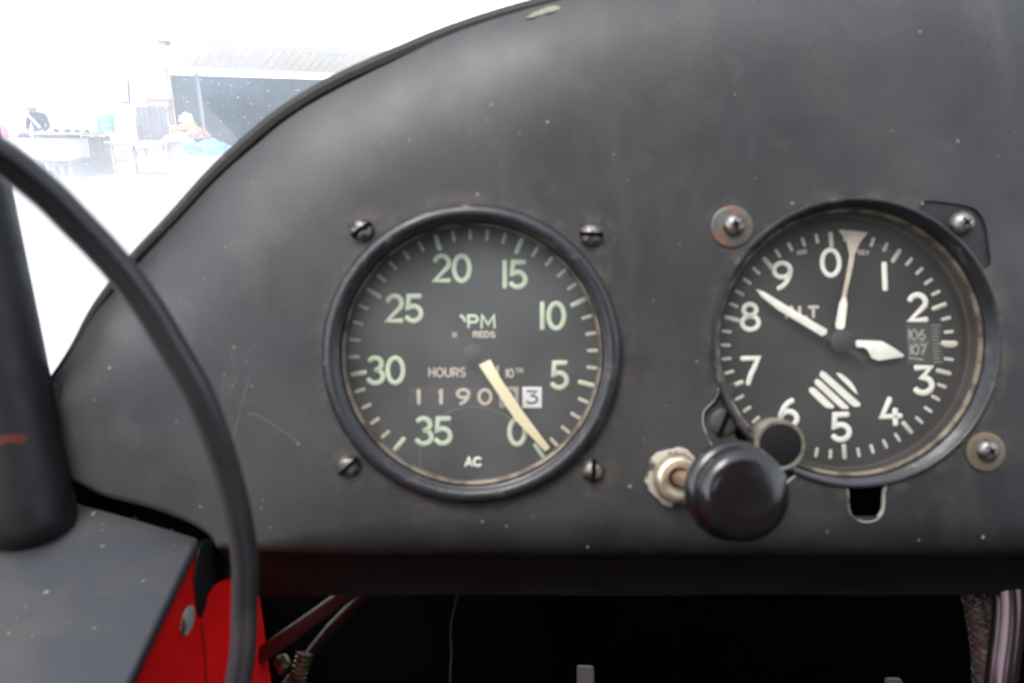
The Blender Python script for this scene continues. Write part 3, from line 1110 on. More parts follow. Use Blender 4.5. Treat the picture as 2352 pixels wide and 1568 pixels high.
bm = bmesh.new()
ncol = 14
cols = []
for i in range(ncol + 1):
    t = i / ncol
    u = -40 + 108 * t
    mid = 1022 - 22 * t + 4 * math.sin(t * 9)
    hf = (14 + 4 * math.sin(t * 7 + 1)) * (1 - t ** 6)
    cols.append([bm.verts.new(on_post(u, mid + sg * hf) + Vector((.03, 0, .10))) for sg in (-1, 1)])
for a, b in zip(cols, cols[1:]):
    bm.faces.new((a[0], b[0], b[1], a[1]))
bmesh.ops.solidify(bm, geom=list(bm.faces), thickness=.06)
link('worn_patch', bm, mat('reddish_wear', (.17, .04, .028), .6), parent=st_o)
# base collar of the post, flaring over the sill
bm = bmesh.new()
bs = P(128, 1150, zs - 6)
q = [P(u, v, -4) for u, v in ((150, 1090), (165, 1150), (200, 1185), (205, 1195), (175, 1212), (130, 1238), (80, 1255), (20, 1240), (-30, 1200), (-30, 1090))]
prism(bm, q, ZN, 9, 2.0)
link('post_foot', bm, m_strut, parent=st_o)

# ------------------------------------------------------------------ side sill with red wall below
ed = Vector((-.02, -25, 39)).normalized()          # along the sill edge, towards the viewer
lf = Vector((-1, .28, -.02)).normalized()          # away to the left
E0 = P(458, 1238, -3)
nrm = lf.cross(ed)
if nrm.y < 0:
    nrm = -nrm
bm = bmesh.new()
prof = []
for k in range(7):                                  # rounded nose
    a = R(90 * k / 6)
    prof.append((-.0 + 1.6 * (1 - math.sin(a)), 1.6 * (math.cos(a) - 1) * 1.0))
sections = []
nose = [(0.0, -4.2), (0.0, -2.6)] + [(1.7 * (1 - math.cos(R(a))), -2.0 + 2.0 * math.sin(R(a))) for a in (0, 20, 40, 60, 80, 90)] + [(8, .15), (20, .3), (40, .2), (60, 0), (95, -.5)]
for t in [i * 4 - 12 for i in range(3, 40)]:
    base = E0 + ed * t
    row = []
    for (l_, h_) in nose:
        wob = .35 * noise.noise(Vector((l_ * .06, t * .05, 1.7)))
        row.append(bm.verts.new(base + lf * l_ + nrm * (h_ + (wob if l_ > 3 else 0))))
    # underside
    row.append(bm.verts.new(base + lf * 95 - nrm * 6))
    row.append(bm.verts.new(base + lf * 1.2 - nrm * 4.6))
    sections.append(row)
for a, b in zip(sections, sections[1:]):
    k = len(a)
    for j in range(k):
        bm.faces.new((a[j], a[(j + 1) % k], b[(j + 1) % k], b[j]))
bm.faces.new(sections[0])
bm.faces.new(sections[-1][::-1])
sill = link('side_sill', bm, m_sill, origin=E0, sharp=60)
tag(sill, 'black painted sheet metal side sill with pale scuffs below the windscreen post', 'sill')


def on_sill(u, v):
    """point where the viewing line of a pixel meets the sill's top face"""
    a = Vector((0, 0, D))
    d = P(u, v, 0) - a
    t = (E0 - a).dot(nrm) / d.dot(nrm)
    return a + d * t + nrm * .45


bm = bmesh.new()
for (u, v, a_, b_, rot) in ((215, 1180, 22, 9, 35), (237, 1203, 7, 4, 0), (235, 1219, 9, 5, 10), (237, 1255, 18, 6, 5), (240, 1292, 3, 3, 0), (107, 1361, 26, 9, 15), (217, 1444, 9, 8, 0), (240, 1362, 6, 4, 0), (330, 1335, 10, 8, 0), (60, 1395, 14, 5, -30), (40, 1420, 12, 4, 60), (20, 1455, 16, 8, 0), (75, 1460, 10, 5, 40), (340, 1450, 5, 4, 0), (400, 1252, 5, 4, 0), (310, 1190, 4, 3, 0), (160, 1430, 5, 5, 0), (395, 1218, 4, 3, 0), (175, 1330, 4, 4, 0)):
    c = on_sill(u, v)
    n_ = 10
    a_, b_ = a_ * .8, b_ * .8
    top = bm.verts.new(c + nrm * .10)
    rim = []
    for i in range(n_):
        x = math.cos(i * 2 * math.pi / n_) * a_ * random.uniform(.65, 1.1)
        y = math.sin(i * 2 * math.pi / n_) * b_ * random.uniform(.65, 1.1)
        xr, yr = x * math.cos(R(rot)) - y * math.sin(R(rot)), x * math.sin(R(rot)) + y * math.cos(R(rot))
        rim.append(bm.verts.new(on_sill(u + xr * .5, v - yr * .5) - nrm * .03))
    for i in range(n_):
        bm.faces.new((top, rim[i], rim[(i + 1) % n_]))
o = link('paint_chips', bm, m_chip, parent=sill)
o['kind'] = 'stuff'
bm = bmesh.new()
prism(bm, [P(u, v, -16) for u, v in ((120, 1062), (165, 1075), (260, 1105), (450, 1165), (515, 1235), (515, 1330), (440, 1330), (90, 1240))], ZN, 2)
link('gap_shade_sheet', bm, m_dark, parent=sill)  # dark sheet added so the gap above the sill stays black
# red wall: plane through the sill edge, running back under the panel
XW = E0.x - .6
bm = bmesh.new()
wall = []
for z, yt in ((-44, E0.y - 3), (-30, E0.y - 4), (-3, E0.y - 3.5), (30, E0.y - 3.5 - 21), (90, E0.y - 3.5 - 60), (150, E0.y - 100)):
    wall.append((bm.verts.new(Vector((XW, yt, z))), bm.verts.new(Vector((XW - 1, -260, -112 if z == -44 else z)))))
for a, b in zip(wall, wall[1:]):
    bm.faces.new((a[0], b[0], b[1], a[1]))
g = bmesh.ops.solidify(bm, geom=list(bm.faces), thickness=1.5)
rw = link('side_wall', bm, m_red, origin=Vector((XW, -100, 0)))
tag(rw, 'bright red painted side wall under the black sill at lower left', 'wall panel')
bm = bmesh.new()                           # tongue of black sealant hanging over the red paint


def on_wall(u, v):
    a = Vector((0, 0, D))
    d = P(u, v, 0) - a
    t = (XW - a.x) / d.x
    q = a + d * t
    return q + Vector((.5, 0, 0))


q = [on_wall(u, v) for u, v in ((440, 1328), (450, 1262), (461, 1240), (486, 1236), (500, 1264), (545, 1300), (545, 1326), (505, 1330), (484, 1342), (470, 1365), (466, 1390), (456, 1418), (448, 1405), (444, 1370))]
prism(bm, q, Vector((1, 0, 0)), .5, .15)
o = link('sealant_tongue', bm, m_strut, parent=rw)
bm = bmesh.new()
c = on_wall(426, 1425)
rim = []
for i in range(16):
    a = 2 * math.pi * i / 16
    du_, dv2 = 16 * math.cos(a), 36 * math.sin(a)
    rim.append(on_wall(426 + du_ * .9 - dv2 * -.22 * -1, 1425 + dv2))
prism(bm, rim, Vector((1, 0, 0)), .25, .1)
o = link('worn_rivet', bm, mat('worn_rivet_grey', (.42, .40, .36), .5, metal=.2, col2=(.16, .04, .03), mixscale=180, mixlo=.5, mixhi=.62), parent=rw)
bm = bmesh.new()
stroke(bm, [on_wall(458, 1425), on_wall(466, 1500), on_wall(472, 1600)], .5, .25, Vector((1, 0, 0)))
o = link('seam', bm, mat('red_seam', (.28, .004, .007), .5), parent=rw)

# ------------------------------------------------------------------ footwell and added shade walls
m_tub = mat('shade_shell_dark', (.04, .034, .031), .85, spec=.15, var=.2, vscale=12)  # unseen cabin sides and roof added to block light and darken reflections
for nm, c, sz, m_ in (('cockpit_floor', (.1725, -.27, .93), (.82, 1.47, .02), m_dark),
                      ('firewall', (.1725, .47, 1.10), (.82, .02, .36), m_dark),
                      ('added_shade_side', (-.245, -.44, 1.17), (.014, 1.10, .46), m_tub),
                      ('added_shade_side', (-.245, .285, 1.095), (.014, .35, .31), m_tub),
                      ('added_shade_side', (.59, -.265, 1.17), (.014, 1.45, .46), m_tub),
                      ('added_shade_side', (-.245, -.69, 1.705), (.014, .60, .60), m_tub),
                      ('added_shade_side', (.59, -.69, 1.705), (.014, .60, .60), m_tub),
                      ('added_shade_roof', (.1725, -.70, 2.02), (.85, .64, .02), m_tub),
                      ):
    bm = bmesh.new()
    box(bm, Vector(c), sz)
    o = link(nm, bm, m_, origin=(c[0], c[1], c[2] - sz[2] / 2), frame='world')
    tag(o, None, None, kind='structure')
bm = bmesh.new()                           # unseen bulkhead added to darken reflections, its invented opening brightens the tachometer glass
oc = [(-.253, .92), (.598, .92), (.598, 2.005), (-.253, 2.005)]
ic = [(-.175, 1.765), (-.07, 1.735), (.08, 1.80), (.16, 1.86), (.15, 1.95), (-.09, 1.965), (-.165, 1.90)]
oc = [(-.253, .92), (.17, .92), (.598, .92), (.598, 1.5), (.598, 2.005), (-.253, 2.005), (-.253, 1.5)]
for yy in (0,):
    a = [bm.verts.new((x, -1.0, z)) for x, z in oc]
    b = [bm.verts.new((x, -1.0, z)) for x, z in ic]
    for i in range(7):
        bm.faces.new((a[i], a[(i + 1) % 7], b[(i + 1) % 7], b[i]))
bmesh.ops.solidify(bm, geom=list(bm.faces), thickness=.03)
o = link('added_shade_bulkhead', bm, m_tub, origin=(.17, -1.0, .92), frame='world')
tag(o, None, None, kind='structure')
# diagonal rod
bm = bmesh.new()
tube(bm, [P(830, 1340, -40), P(720, 1418, -48), P(612, 1494, -56), P(560, 1530, -60)], 2.9, n=20)
o = link('brace_rod', bm, m_rod, origin=P(612, 1494, -56))
tag(o, 'dark slanting rod under the panel beside the red wall', 'rod')
bm = bmesh.new()
tube(bm, [P(850, 1350, -60), P(760, 1440, -66), P(680, 1540, -72), P(640, 1600, -74)], 2.2, n=16)
o = link('brace_rod', bm, m_rod, origin=P(680, 1540, -72))
tag(o, 'thinner dark rod just behind the slanting one under the panel', 'rod')
# threaded fitting
m_oldbrass = mat('oily_old_brass', (.17, .125, .065), .4, metal=.8, col2=(.05, .04, .025), mixscale=200, mixlo=.45, mixhi=.6)
bm = bmesh.new()
fa, fb = P(700, 1500, -60), P(672, 1600, -56)
d = fb - fa
L_ = d.length
prof = [(0, 0), (3.3, 0)]
for i in range(8):
    prof += [(3.3, i * 1.6 + .3), (2.7, i * 1.6 + .8), (3.3, i * 1.6 + 1.3)]
prof += [(4.6, 13.5), (4.6, L_), (0, L_)]
lathe(bm, prof, fa, d, n=28)
o = link('threaded_fitting', bm, m_oldbrass, origin=fb)
tag(o, 'small brass threaded fitting in the shadow right of the red wall', 'fitting')
bm = bmesh.new()
lathe(bm, [(0, 0), (2.6, 0), (2.9, 1), (2.9, 5), (2.2, 6), (0, 6)], P(645, 1512, -62), Vector((.6, -.5, .7)), n=24)
o = link('pipe_nut', bm, m_oldbrass, origin=P(645, 1512, -62))
tag(o, 'tiny brass nut just left of the threaded fitting', 'nut')
# thin wire
bm = bmesh.new()
tube(bm, catmull([P(1052, 1360, -38), P(1045, 1388, -42), P(1037, 1425, -46), P(1035, 1460, -48), P(1037, 1500, -50), P(1034, 1545, -50), P(1036, 1610, -52)], 5), .32, n=8)
o = link('thin_wire', bm, mat('tinned_wire', (.065, .062, .055), .4, metal=.6), origin=P(1036, 1610, -52))
tag(o, 'single thin wire hanging below the panel under the tachometer', 'wire')
# bracket tabs
m_tab = mat('mauve_grey_bracket', (.10, .08, .078), .45, metal=.35, var=.15, vscale=100)
for (u, v, wd, z, lab) in ((1345, 1531, 38, -45, 'small grey upright metal tab at the bottom edge below the tachometer'), (2055, 1559, 36, -60, 'small metal tab at the bottom edge left of the braided hose')):
    bm = bmesh.new()
    q = [P(u - wd / 2, v + 4, z), P(u - wd / 2 + 3, v, z), P(u + wd / 2 - 3, v + 1, z), P(u + wd / 2, v + 5, z), P(u + wd / 2, v + 110, z), P(u - wd / 2, v + 110, z)]
    prism(bm, q, -ZN, 2.0, .4)
    o = link('bracket_tab', bm, m_tab, origin=P(u, v + 110, z))
    tag(o, lab, 'bracket')
# braided hose and pipe at the right
bm = bmesh.new()
hp = catmull([P(2235, 1340, -46), P(2250, 1400, -44), P(2262, 1470, -42), P(2268, 1540, -40), P(2270, 1640, -38)], 8)
tube(bm, hp, 4.4, n=24)
hz_ = link('braided_hose', bm, m_hose, origin=hp[-1])
tag(hz_, 'dark red braided hose under the right end of the panel', 'hose')
bm = bmesh.new()
for sgn in (1, -1):
    for ph in range(6):
        q = []
        for i in range(0, len(hp)):
            t = (hp[min(i + 1, len(hp) - 1)] - hp[max(i - 1, 0)]).normalized()
            x = Vector((1, 0, 0)) - t * t.x
            x.normalize()
            y = t.cross(x)
            a = sgn * i * .55 + ph * math.pi / 3
            q.append(hp[i] + (x * math.cos(a) + y * math.sin(a)) * 4.5)
        tube(bm, q, .42, n=6)
link('wire_braid', bm, mat('tarnished_braid', (.07, .05, .04), .4, metal=.6), parent=hz_)
bm = bmesh.new()
pp = catmull([P(2312, 1335, -32), P(2316, 1390, -30), P(2312, 1460, -28), P(2302, 1540, -26), P(2290, 1650, -24)], 6)
tube(bm, pp, 4.6, n=24)
o = link('glossy_pipe', bm, m_chrome, origin=pp[-1])
tag(o, 'glossy dark pipe at the bottom right corner beside the braided hose', 'pipe')

# ------------------------------------------------------------------ windscreen and roof
bm = bmesh.new()
NX, NY = 16, 10
gr = []
for j in range(NY + 1):
    t = j / NY
    row = []
    for i in range(NX + 1):
        x = -.62 + 1.6 * i / NX
        xc = (x - .10) / .75
        y = .80 - .50 * t - .16 * xc * xc * (1 - .4 * t)
        z = 1.16 + .62 * t - .05 * xc * xc
        row.append(bm.verts.new((x, y, z)))
    gr.append(row)
for a, b in zip(gr, gr[1:]):
    for i in range(NX):
        bm.faces.new((a[i], a[i + 1], b[i + 1], b[i]))
wn = link('windscreen', bm, m_wind, origin=(0.1, .8, 1.16), frame='world')
tag(wn, 'dusty scratched clear windscreen beyond the upper edge of the instrument panel', 'windscreen')
# ------------------------------------------------------------------ outside
bm = bmesh.new()
vs = [bm.verts.new(p) for p in ((-900, -900, 0), (900, -900, 0), (900, 900, 0), (-900, 900, 0))]
bm.faces.new(vs)
o = link('ground', bm, mat('pale_dry_ground', (.46, .44, .41), .9, var=.12, vscale=.6), frame='world')
tag(o, None, None, kind='structure')

m_wwall = mat('whitewashed_wall', (.80, .79, .78), .8, var=.05, vscale=.8)
m_plank = mat('weathered_planks', (.20, .185, .18), .85, var=.35, vscale=1.2)
m_plank2 = mat('pinkish_boards', (.42, .33, .30), .8, var=.2, vscale=2)
m_wood = mat('pale_timber', (.50, .38, .30), .8, var=.15, vscale=3)
m_fascia = mat('pale_soffit_boards', (.82, .74, .64), .8, var=.1, vscale=1)
m_shadow = mat('shed_interior_shade', (.11, .118, .122), .9, var=.4, vscale=1.5)  # doorway shade with some windscreen haze put into the wall colour
m_blue = mat('blue_plastic', (.22, .48, .68), .45)
m_tarp = mat('blue_tarpaulin', (.16, .42, .68), .5, var=.25, vscale=2, bump=.4, bscale=8)
m_whitep = mat('white_plastic', (.82, .82, .80), .5)
m_board = mat('pale_green_board', (.42, .46, .43), .7, var=.08, vscale=2)
m_redp = mat('red_plastic', (.55, .06, .07), .5)
m_pink = mat('pink_plastic', (.75, .18, .36), .5)
m_yel = mat('yellow_sack', (.80, .62, .14), .7)
m_wick = mat('wicker_brown', (.40, .26, .19), .8, var=.4, vscale=12)
m_skin = mat('skin', (.45, .28, .20), .6)
m_shirt = mat('dark_shirt', (.035, .04, .06), .8)
m_tile = mat('roof_edge_grey', (.42, .41, .43), .8)
m_cloth = mat('white_cloth', (.78, .77, .76), .8)


def wquad(bm, pts, Y, depth):
    q = [W(u, v, Y) for u, v in pts]
    prism(bm, q, Vector((0, 1, 0)), depth)
    return bm


def grounded(q):
    q = q.copy()
    q.z = 0
    return q


def wbox(bm, u0, v0, u1, v1, Y, depth, bev=0.):
    a, b = W(u0, v0, Y), W(u1, v1, Y)
    if v1 > 383:
        b.z = 0
    box(bm, Vector(((a.x + b.x) / 2, Y + depth / 2, (a.z + b.z) / 2)), (abs(b.x - a.x), depth, abs(a.z - b.z)), bev=bev)
    return bm


YS = 20.6
# shed : its front corner post faces us, the front runs away to the right
Pst = grounded(W(394, 300, YS))
zt = W(392, 160, YS).z
PHI = R(40)
shed = empty('shed', Pst, 'world')
tag(shed, 'long low shed with a dark wide doorway under a pale boarded overhang', 'shed')
LX, LY = 11.0, 10.5
ze = W(392, 108, YS).z


def spart(name, fn, m_, par=None):
    bm = bmesh.new()
    fn(bm)
    for q in bm.verts:
        q.co = q.co + Pst
    return link(name, bm, m_, parent=par or shed, frame='world')


def sw(bm):
    rz = lambda y: ze + .03 + (y + 1.36) / (LY + 1.66) * .85
    prism(bm, [Vector((0, .15, 0)), Vector((0, LY + .2, 0)), Vector((0, LY + .2, rz(LY + .2))), Vector((0, .15, rz(.15)))], Vector((1, 0, 0)), .2)


spart('side_wall', sw, m_wwall)
spart('back_wall', lambda bm: box(bm, Vector((LX / 2, 2.6, zt / 2)), (LX - .5, .12, zt - .02)), m_shadow)
spart('door_post', lambda bm: box(bm, Vector((.05, .05, zt / 2)), (.13, .16, zt - .01)), m_wood)
spart('inner_post', lambda bm: box(bm, Vector((1.15, .9, zt / 2)), (.09, .09, zt - .02)), m_tile)
spart('lintel', lambda bm: box(bm, Vector((LX / 2, .03, zt + .02)), (LX, .14, .06)), m_wwall)


def sof(bm):
    nb = 40
    for i in range(nb):
        x0, x1 = -.05 + LX * i / nb, -.05 + LX * (i + .94) / nb
        prism(bm, [Vector((x0, -.04, zt + .06)), Vector((x1, -.04, zt + .06)), Vector((x1, -1.3, ze)), Vector((x0, -1.3, ze))], Vector((0, 0, 1)), .03)


spart('soffit', sof, m_fascia)


def rf(bm):
    prism(bm, [Vector((-.01, -1.36, ze + .05)), Vector((LX, -1.36, ze + .05)), Vector((LX, LY + .3, ze + .9)), Vector((-.01, LY + .3, ze + .9))], Vector((0, 0, 1)), .07)
    box(bm, Vector((LX / 2, -1.33, ze + .015)), (LX + .2, .05, .09))


spart('roof', rf, m_tile)
shed.rotation_euler = (0, 0, PHI)
# faded sheet hanging from the side wall
sdx = Vector((-math.sin(PHI), math.cos(PHI), 0))
sn = Vector((-math.cos(PHI), -math.sin(PHI), 0))


def on_side(u, v):
    a = Vector((0, 0, CAM_Z))
    d = W(u, v, 10) - a
    p0 = Pst + sn * .06
    t = (p0 - a).dot(sn) / d.dot(sn)
    return a + d * t


bm = bmesh.new()
prism(bm, [on_side(u, v) for u, v in ((238, 178), (292, 172), (296, 240), (262, 290), (238, 290))], sn, .03)
o = link('hanging_sheet', bm, mat('faded_blue_sheet', (.40, .58, .66), .7, var=.25, vscale=1.5), origin=on_side(250, 290), frame='world')
tag(o, 'faded pale blue sheet hanging on the white side wall of the shed', 'sheet')


def planks(name, u0, v0, u1, v1, Y, n, m, lab, cat, rail=None):
    bm = bmesh.new()
    a, b = W(u0, v0, Y), W(u1, v1, Y)
    z0 = 0 if v1 > 378 else b.z
    wd = (b.x - a.x) / n
    for i in range(n):
        box(bm, Vector((a.x + wd * (i + .5), Y + .02 + .008 * (i % 2), (a.z + z0) / 2 - .01 * (i % 3))), (wd * .93, .035, a.z - z0))
    box(bm, Vector(((a.x + b.x) / 2, Y + .06, a.z - .12)), (b.x - a.x, .03, .08))
    box(bm, Vector(((a.x + b.x) / 2, Y + .06, z0 + .12)), (b.x - a.x, .03, .08))
    o = link(name, bm, m, origin=Vector(((a.x + b.x) / 2, Y, z0)), frame='world')
    tag(o, lab, cat)
    return o


planks('plank_screen', 303, 244, 390, 326, 20.0, 6, m_plank, 'grey weathered plank screen standing behind the table beside the dark doorway', 'plank screen')
planks('plank_screen', 187, 313, 262, 383, 19.0, 7, m_plank, 'grey vertical plank screen standing on the ground left of the table', 'plank screen')
bm = bmesh.new()
wbox(bm, 184, 309, 262, 313, 18.9, .5)
o = link('counter_top', bm, m_plank2, origin=W(223, 313, 18.9), frame='world')
tag(o, 'pale ledge board lying along the top of the lower plank screen', 'ledge')
bm = bmesh.new()
wbox(bm, 333, 227, 389, 246, 20.3, .25)
wbox(bm, 333, 225, 390, 229, 20.27, .31)
o = link('wall_cupboard', bm, m_plank2, origin=W(360, 246, 20.3), frame='world')
tag(o, 'pinkish wooden cupboard top showing above the plank screen', 'cupboard')
# leaning board
bm = bmesh.new()
wquad(bm, [(262, 256), (305, 247), (317, 326), (272, 327)], 18.7, .03)
o = link('leaning_board', bm, m_board, origin=W(295, 327, 18.7), frame='world')
tag(o, 'pale grey green sheet of board leaning upright on the table', 'board')
# jug with red cap
bm = bmesh.new()
j = W(291, 247, 19.2)
lathe(bm, [(0, -.22), (.19, -.22), (.2, -.18), (.2, -.02), (.12, .06), (.07, .09), (0, .09)], j, Vector((0, 0, 1)), n=24)
jg = link('jug', bm, m_whitep, origin=j + Vector((0, 0, -.22)), frame='world')
tag(jg, 'white plastic jug with a red cap behind the leaning board', 'jug')
bm = bmesh.new()
lathe(bm, [(.09, .085), (.09, .14), (0, .14)], j, Vector((0, 0, 1)), n=20)
link('cap', bm, m_redp, parent=jg, frame='world')

# work table
tb = empty('work_table', grounded(W(310, 383, 18.4)), 'world')
tag(tb, 'rough wooden work table with a lower shelf in front of the plank screens', 'table')
bm = bmesh.new()
wbox(bm, 238, 325, 386, 329, 18.2, .9)
link('tabletop', bm, m_wood, parent=tb, frame='world')
bm = bmesh.new()
wbox(bm, 256, 329.3, 384, 336, 18.25, .03)
link('apron', bm, m_wood, parent=tb, frame='world')
for u, y in ((258, 18.25), (308, 18.9), (382, 18.25)):
    bm = bmesh.new()
    wbox(bm, u - 2.2, 329.5, u + 2.2, 384, y + .04, .09)
    link('leg', bm, m_wood, parent=tb, frame='world')
bm = bmesh.new()
wbox(bm, 262, 364, 378, 374, 18.5, .05)
link('lower_rail', bm, m_wood, parent=tb, frame='world')
for (u0, v0, u1, v1, y, m_, nm, lab) in ((280, 344, 306, 362, 18.75, m_whitep, 'storage_box', 'white box on the left under the work table'), (312, 340, 334, 360, 18.8, m_whitep, 'storage_box', 'white box in the middle under the work table'), (336, 342, 372, 361, 18.7, m_cloth, 'storage_box', 'wide white bundle box on the right under the work table')):
    bm = bmesh.new()
    wbox(bm, u0, v0, u1, v1, y, .35, .03)
    o = link(nm, bm, m_, origin=W((u0 + u1) / 2, v1, y), frame='world')
    tag(o, lab, 'box')
# counter on the left with covered front
ctn = empty('market_counter', grounded(W(125, 384, 18.0)), 'world')
tag(ctn, 'long white covered counter with a plank top at the far left', 'counter')
bm = bmesh.new()
wbox(bm, 40, 305, 190, 310, 17.6, 1.0)
link('plank_top', bm, m_plank2, parent=ctn, frame='world')
bm = bmesh.new()
wbox(bm, 40, 318, 168, 368, 17.75, .8, .04)
link('cloth_front', bm, m_cloth, parent=ctn, frame='world')
bm = bmesh.new()
wbox(bm, 108, 310.5, 152, 317.5, 17.8, .6)
link('crate_end', bm, m_plank, parent=ctn, frame='world')
# pallets
for (u0, v0, u1, v1, lab) in ((88, 368, 168, 375, 'upper weathered pallet under the white counter'), (116, 376, 168, 386, 'lower grey pallet on the ground under the white counter')):
    bm = bmesh.new()
    a, b = W(u0, v0, 17.5), W(u1, v1, 17.5)
    z1, z0 = a.z, (0 if v1 > 383 else b.z)
    for i in range(5):
        box(bm, Vector(((a.x + b.x) / 2, 17.5 + i * .2, z1 - .015)), (b.x - a.x, .14, .025))
    for i in range(3):
        box(bm, Vector((a.x + .06 + (b.x - a.x - .12) * i / 2, 17.92, (z0 + z1 - .03) / 2)), (.10, .9, max(.03, z1 - z0 - .03)))
    o = link('pallet', bm, m_plank, origin=Vector(((a.x + b.x) / 2, 17.9, z0)), frame='world')
    tag(o, lab, 'pallet')
# things on the counter
for (u, v, w_, h, lab) in ((130, 297, 11, 8, 'dark lidded pot, leftmost of the row on the white counter'), (156, 296, 13, 7, 'dark lidded pot, second of the row on the white counter'), (178, 297, 11, 6, 'dark lidded pot, third of the row on the white counter'), (200, 298, 10, 6, 'dark lidded pot at the right end of the row')):
    bm = bmesh.new()
    p = W(u, 305, 18.0)
    k = 18.0 / F * 1.03
    lathe(bm, [(0, 0), (w_ * .42 * k, 0), (w_ * .5 * k, h * .6 * k), (w_ * .46 * k, h * .75 * k), (w_ * .2 * k, h * k), (0, h * 1.05 * k)], p, Vector((0, 0, 1)), n=16)
    o = link('lidded_pot', bm, m_shirt, origin=p, frame='world')
    tag(o, lab, 'pot', 'dark pots in a row on the counter')
bm = bmesh.new()
p = W(10, 318, 16.8)
lathe(bm, [(0, 0), (.085, 0), (.10, .05), (.10, .17), (.06, .24), (.03, .27), (0, .28)], p, Vector((0, 0, 1)), n=20)
o = link('pink_bottle', bm, m_pink, origin=p, frame='world')
tag(o, 'bright pink bottle at the left picture edge above the curved tube', 'bottle')
bm = bmesh.new()
p = W(56, 317, 17.0)
lathe(bm, [(0, 0), (.13, 0), (.15, .03), (.11, .06), (.07, .10), (0, .11)], p, Vector((0, 0, 1)), n=20)
o = link('dark_dish', bm, m_shirt, origin=p, frame='world')
tag(o, 'small dark dish right of the pink bottle', 'dish')
# blue barrels
for (u, v0, v1, w_, m_, lab) in ((250, 268, 304, 27, m_blue, 'sky blue plastic drum left of the leaning board'), (226, 272, 306, 16, mat('teal_plastic', (.35, .62, .72), .5), 'narrow pale teal drum beside the sky blue drum')):
    bm = bmesh.new()
    p = W(u, v1, 19.6)
    k = 19.6 / F * 1.03
    H, r = (v1 - v0) * k, w_ / 2 * k
    lathe(bm, [(0, 0), (r, 0), (r, H * .3), (r * 1.04, H * .33), (r, H * .36), (r, H * .66), (r * 1.04, H * .69), (r, H * .72), (r, H * .97), (r * .92, H), (0, H)], p, Vector((0, 0, 1)), n=28)
    o = link('plastic_drum', bm, m_, origin=p, frame='world')
    tag(o, lab, 'drum')
# person behind the counter
pv = {}
yp = 18.9
base = grounded(W(108, 384, yp))
kx = yp / F * 1.03
sh_z = W(108, 262, yp).z
hd_z = W(102, 250, yp).z
person_pts = [((0, 0, .92), .16), ((0, 0, 1.12), .15), ((.0, -.03, sh_z - .06), .16), ((-.02, -.06, sh_z + .05), .055), ((-.05, -.12, hd_z + .01), .095), ((-.06, -.14, hd_z + .10), .08),
              ((-.19, -.02, sh_z - .04), .065), ((-.26, -.04, sh_z - .28), .05), ((-.16, -.26, sh_z - .42), .04), ((-.08, -.36, sh_z - .44), .035),
              ((.19, -.02, sh_z - .05), .065), ((.27, -.04, sh_z - .30), .05), ((.18, -.26, sh_z - .44), .04), ((.08, -.36, sh_z - .45), .035),
              ((-.10, 0, .85), .10), ((-.10, -.02, .46), .065), ((-.10, .02, .06), .045), ((-.10, -.12, .03), .04),
              ((.10, 0, .85), .10), ((.10, -.02, .46), .065), ((.10, .02, .06), .045), ((.10, -.12, .03), .04)]
edges = [(0, 1), (1, 2), (2, 3), (3, 4), (4, 5), (2, 6), (6, 7), (7, 8), (8, 9), (2, 10), (10, 11), (11, 12), (12, 13), (0, 14), (14, 15), (15, 16), (16, 17), (0, 18), (18, 19), (19, 20), (20, 21)]
me = bpy.data.meshes.new('person')
me.from_pydata([p for p, r in person_pts], edges, [])
po = bpy.data.objects.new('person', me)
C.objects.link(po)
po.location = base
md = po.modifiers.new('skin', 'SKIN')
for i, (p, r) in enumerate(person_pts):
    me.skin_vertices[0].data[i].radius = (r, r * (.75 if i in (0, 1, 2) else 1))
me.skin_vertices[0].data[0].use_root = True
sb = po.modifiers.new('sub', 'SUBSURF')
sb.levels = sb.render_levels = 2
dg = bpy.context.evaluated_depsgraph_get()
dg.update()
me2 = bpy.data.meshes.new_from_object(po.evaluated_get(dg))
po.modifiers.clear()
po.data = me2
me2.materials.clear()
for x in (m_skin, m_shirt):
    me2.materials.append(x)
for pl in me2.polygons:
    c = pl.center
    pl.use_smooth = True
    pl.material_index = 0 if (c.z > sh_z + .035 or (c.y < -.22 and c.z > .8)) else 1
tag(po, 'person in a dark top leaning over the white counter', 'person')
po['org'] = list(base)
bm = bmesh.new()
for r_ in ((.0, -.15, hd_z + .09),):
    lathe(bm, [(.105, -.04), (.11, .01), (.085, .07), (.04, .095), (0, .10)], base + Vector((-.055, -.115, hd_z + .04)), Vector((0, .25, 1)), n=20)
link('hair', bm, mat('grey_hair', (.45, .42, .40), .8), parent=po, frame='world')
bm = bmesh.new()
stroke(bm, [base + Vector(q) for q in ((-.14, -.19, sh_z + .02), (0, -.205, sh_z - .14), (.13, -.19, sh_z - .32))], .035, .02, Vector((0, -1, 0)))
link('strap', bm, m_cloth, parent=po, frame='world')


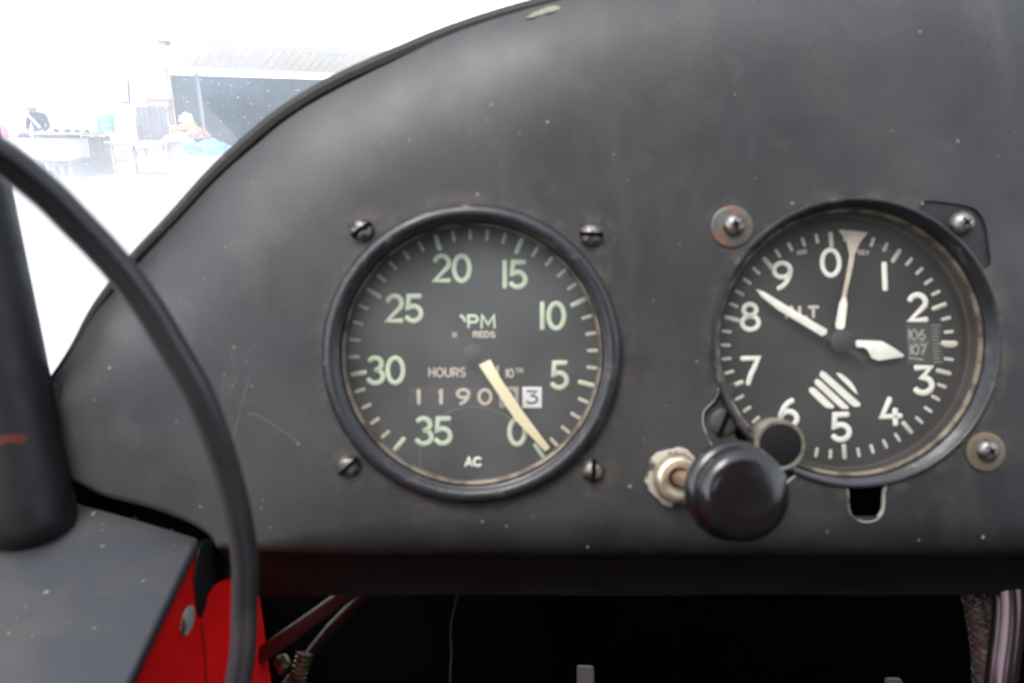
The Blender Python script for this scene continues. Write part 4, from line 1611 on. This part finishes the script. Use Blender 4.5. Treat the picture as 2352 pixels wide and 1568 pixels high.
# heap at the shed door
def lump(name, u, v, wpx, hpx, Y, m, lab, cat, seed, rough=.25):
    bm = bmesh.new()
    c = W(u, v, Y)
    k = Y / F * 1.03
    bmesh.ops.create_icosphere(bm, subdivisions=4, radius=1)
    for q in bm.verts:
        d = 1 + rough * noise.noise(q.co * 2.1 + Vector((seed, 0, 0))) + rough * .6 * noise.noise(q.co * 5 + Vector((0, seed, 0)))
        q.co = Vector((q.co.x * d * wpx / 2 * k, q.co.y * d * .35, max(-.35, q.co.z * d) * hpx / 1.35 * k))
        q.co += c
    zmin = min(q.co.z for q in bm.verts)
    o = link(name, bm, m, origin=Vector((c.x, c.y, zmin)), frame='world', sharp=180)
    tag(o, lab, cat)
    return o


bm = bmesh.new()
wbox(bm, 388, 352, 760, 384, 18.9, 1.2)
o = link('low_platform', bm, m_wwall, origin=grounded(W(560, 384, 19)), frame='world')
tag(o, 'low white block in front of the dark doorway with the heap on it', 'platform')
lump('tarpaulin', 482, 346, 100, 26, 18.8, m_tarp, 'crumpled bright blue tarpaulin at the foot of the dark doorway', 'tarpaulin', 1.3, .4)
lump('sack', 412, 345, 70, 46, 19.3, m_cloth, 'big white sack left of the blue tarpaulin', 'sack', 4.1, .25)
lump('sack', 433, 294, 34, 14, 19.9, m_yel, 'yellow sack on top of the heap in the doorway', 'sack', 7.7, .3)
lump('bundle', 452, 312, 48, 24, 19.8, m_wick, 'reddish brown bundle under the yellow sack', 'bundle', 9.2, .35)
lump('white_bag', 428, 276, 16, 18, 20.1, m_whitep, 'small white plastic bag at the top of the heap', 'bag', 5.5, .4)
bm = bmesh.new()
p = W(411, 322, 19.7)
k = 19.7 / F
lathe(bm, [(0, 0), (14 * k, 0), (17 * k, 12 * k), (18 * k, 30 * k), (17 * k, 31 * k), (0, 29 * k)], p, Vector((0, 0, 1)), n=28)
o = link('wicker_basket', bm, m_wick, origin=p, frame='world')
tag(o, 'pale brown wicker basket beside the door post', 'basket')

# light window frame leaning behind the drums
bm = bmesh.new()
wbox(bm, 234, 240, 258, 243, 19.9, .05)
wbox(bm, 234, 262, 258, 265, 19.9, .05)
wbox(bm, 234, 243, 237, 262, 19.91, .03)
wbox(bm, 255, 243, 258, 262, 19.91, .03)
o = link('window_frame', bm, m_whitep, origin=W(246, 265, 19.9), frame='world')
tag(o, 'white empty window frame standing above the sky blue drum', 'frame')
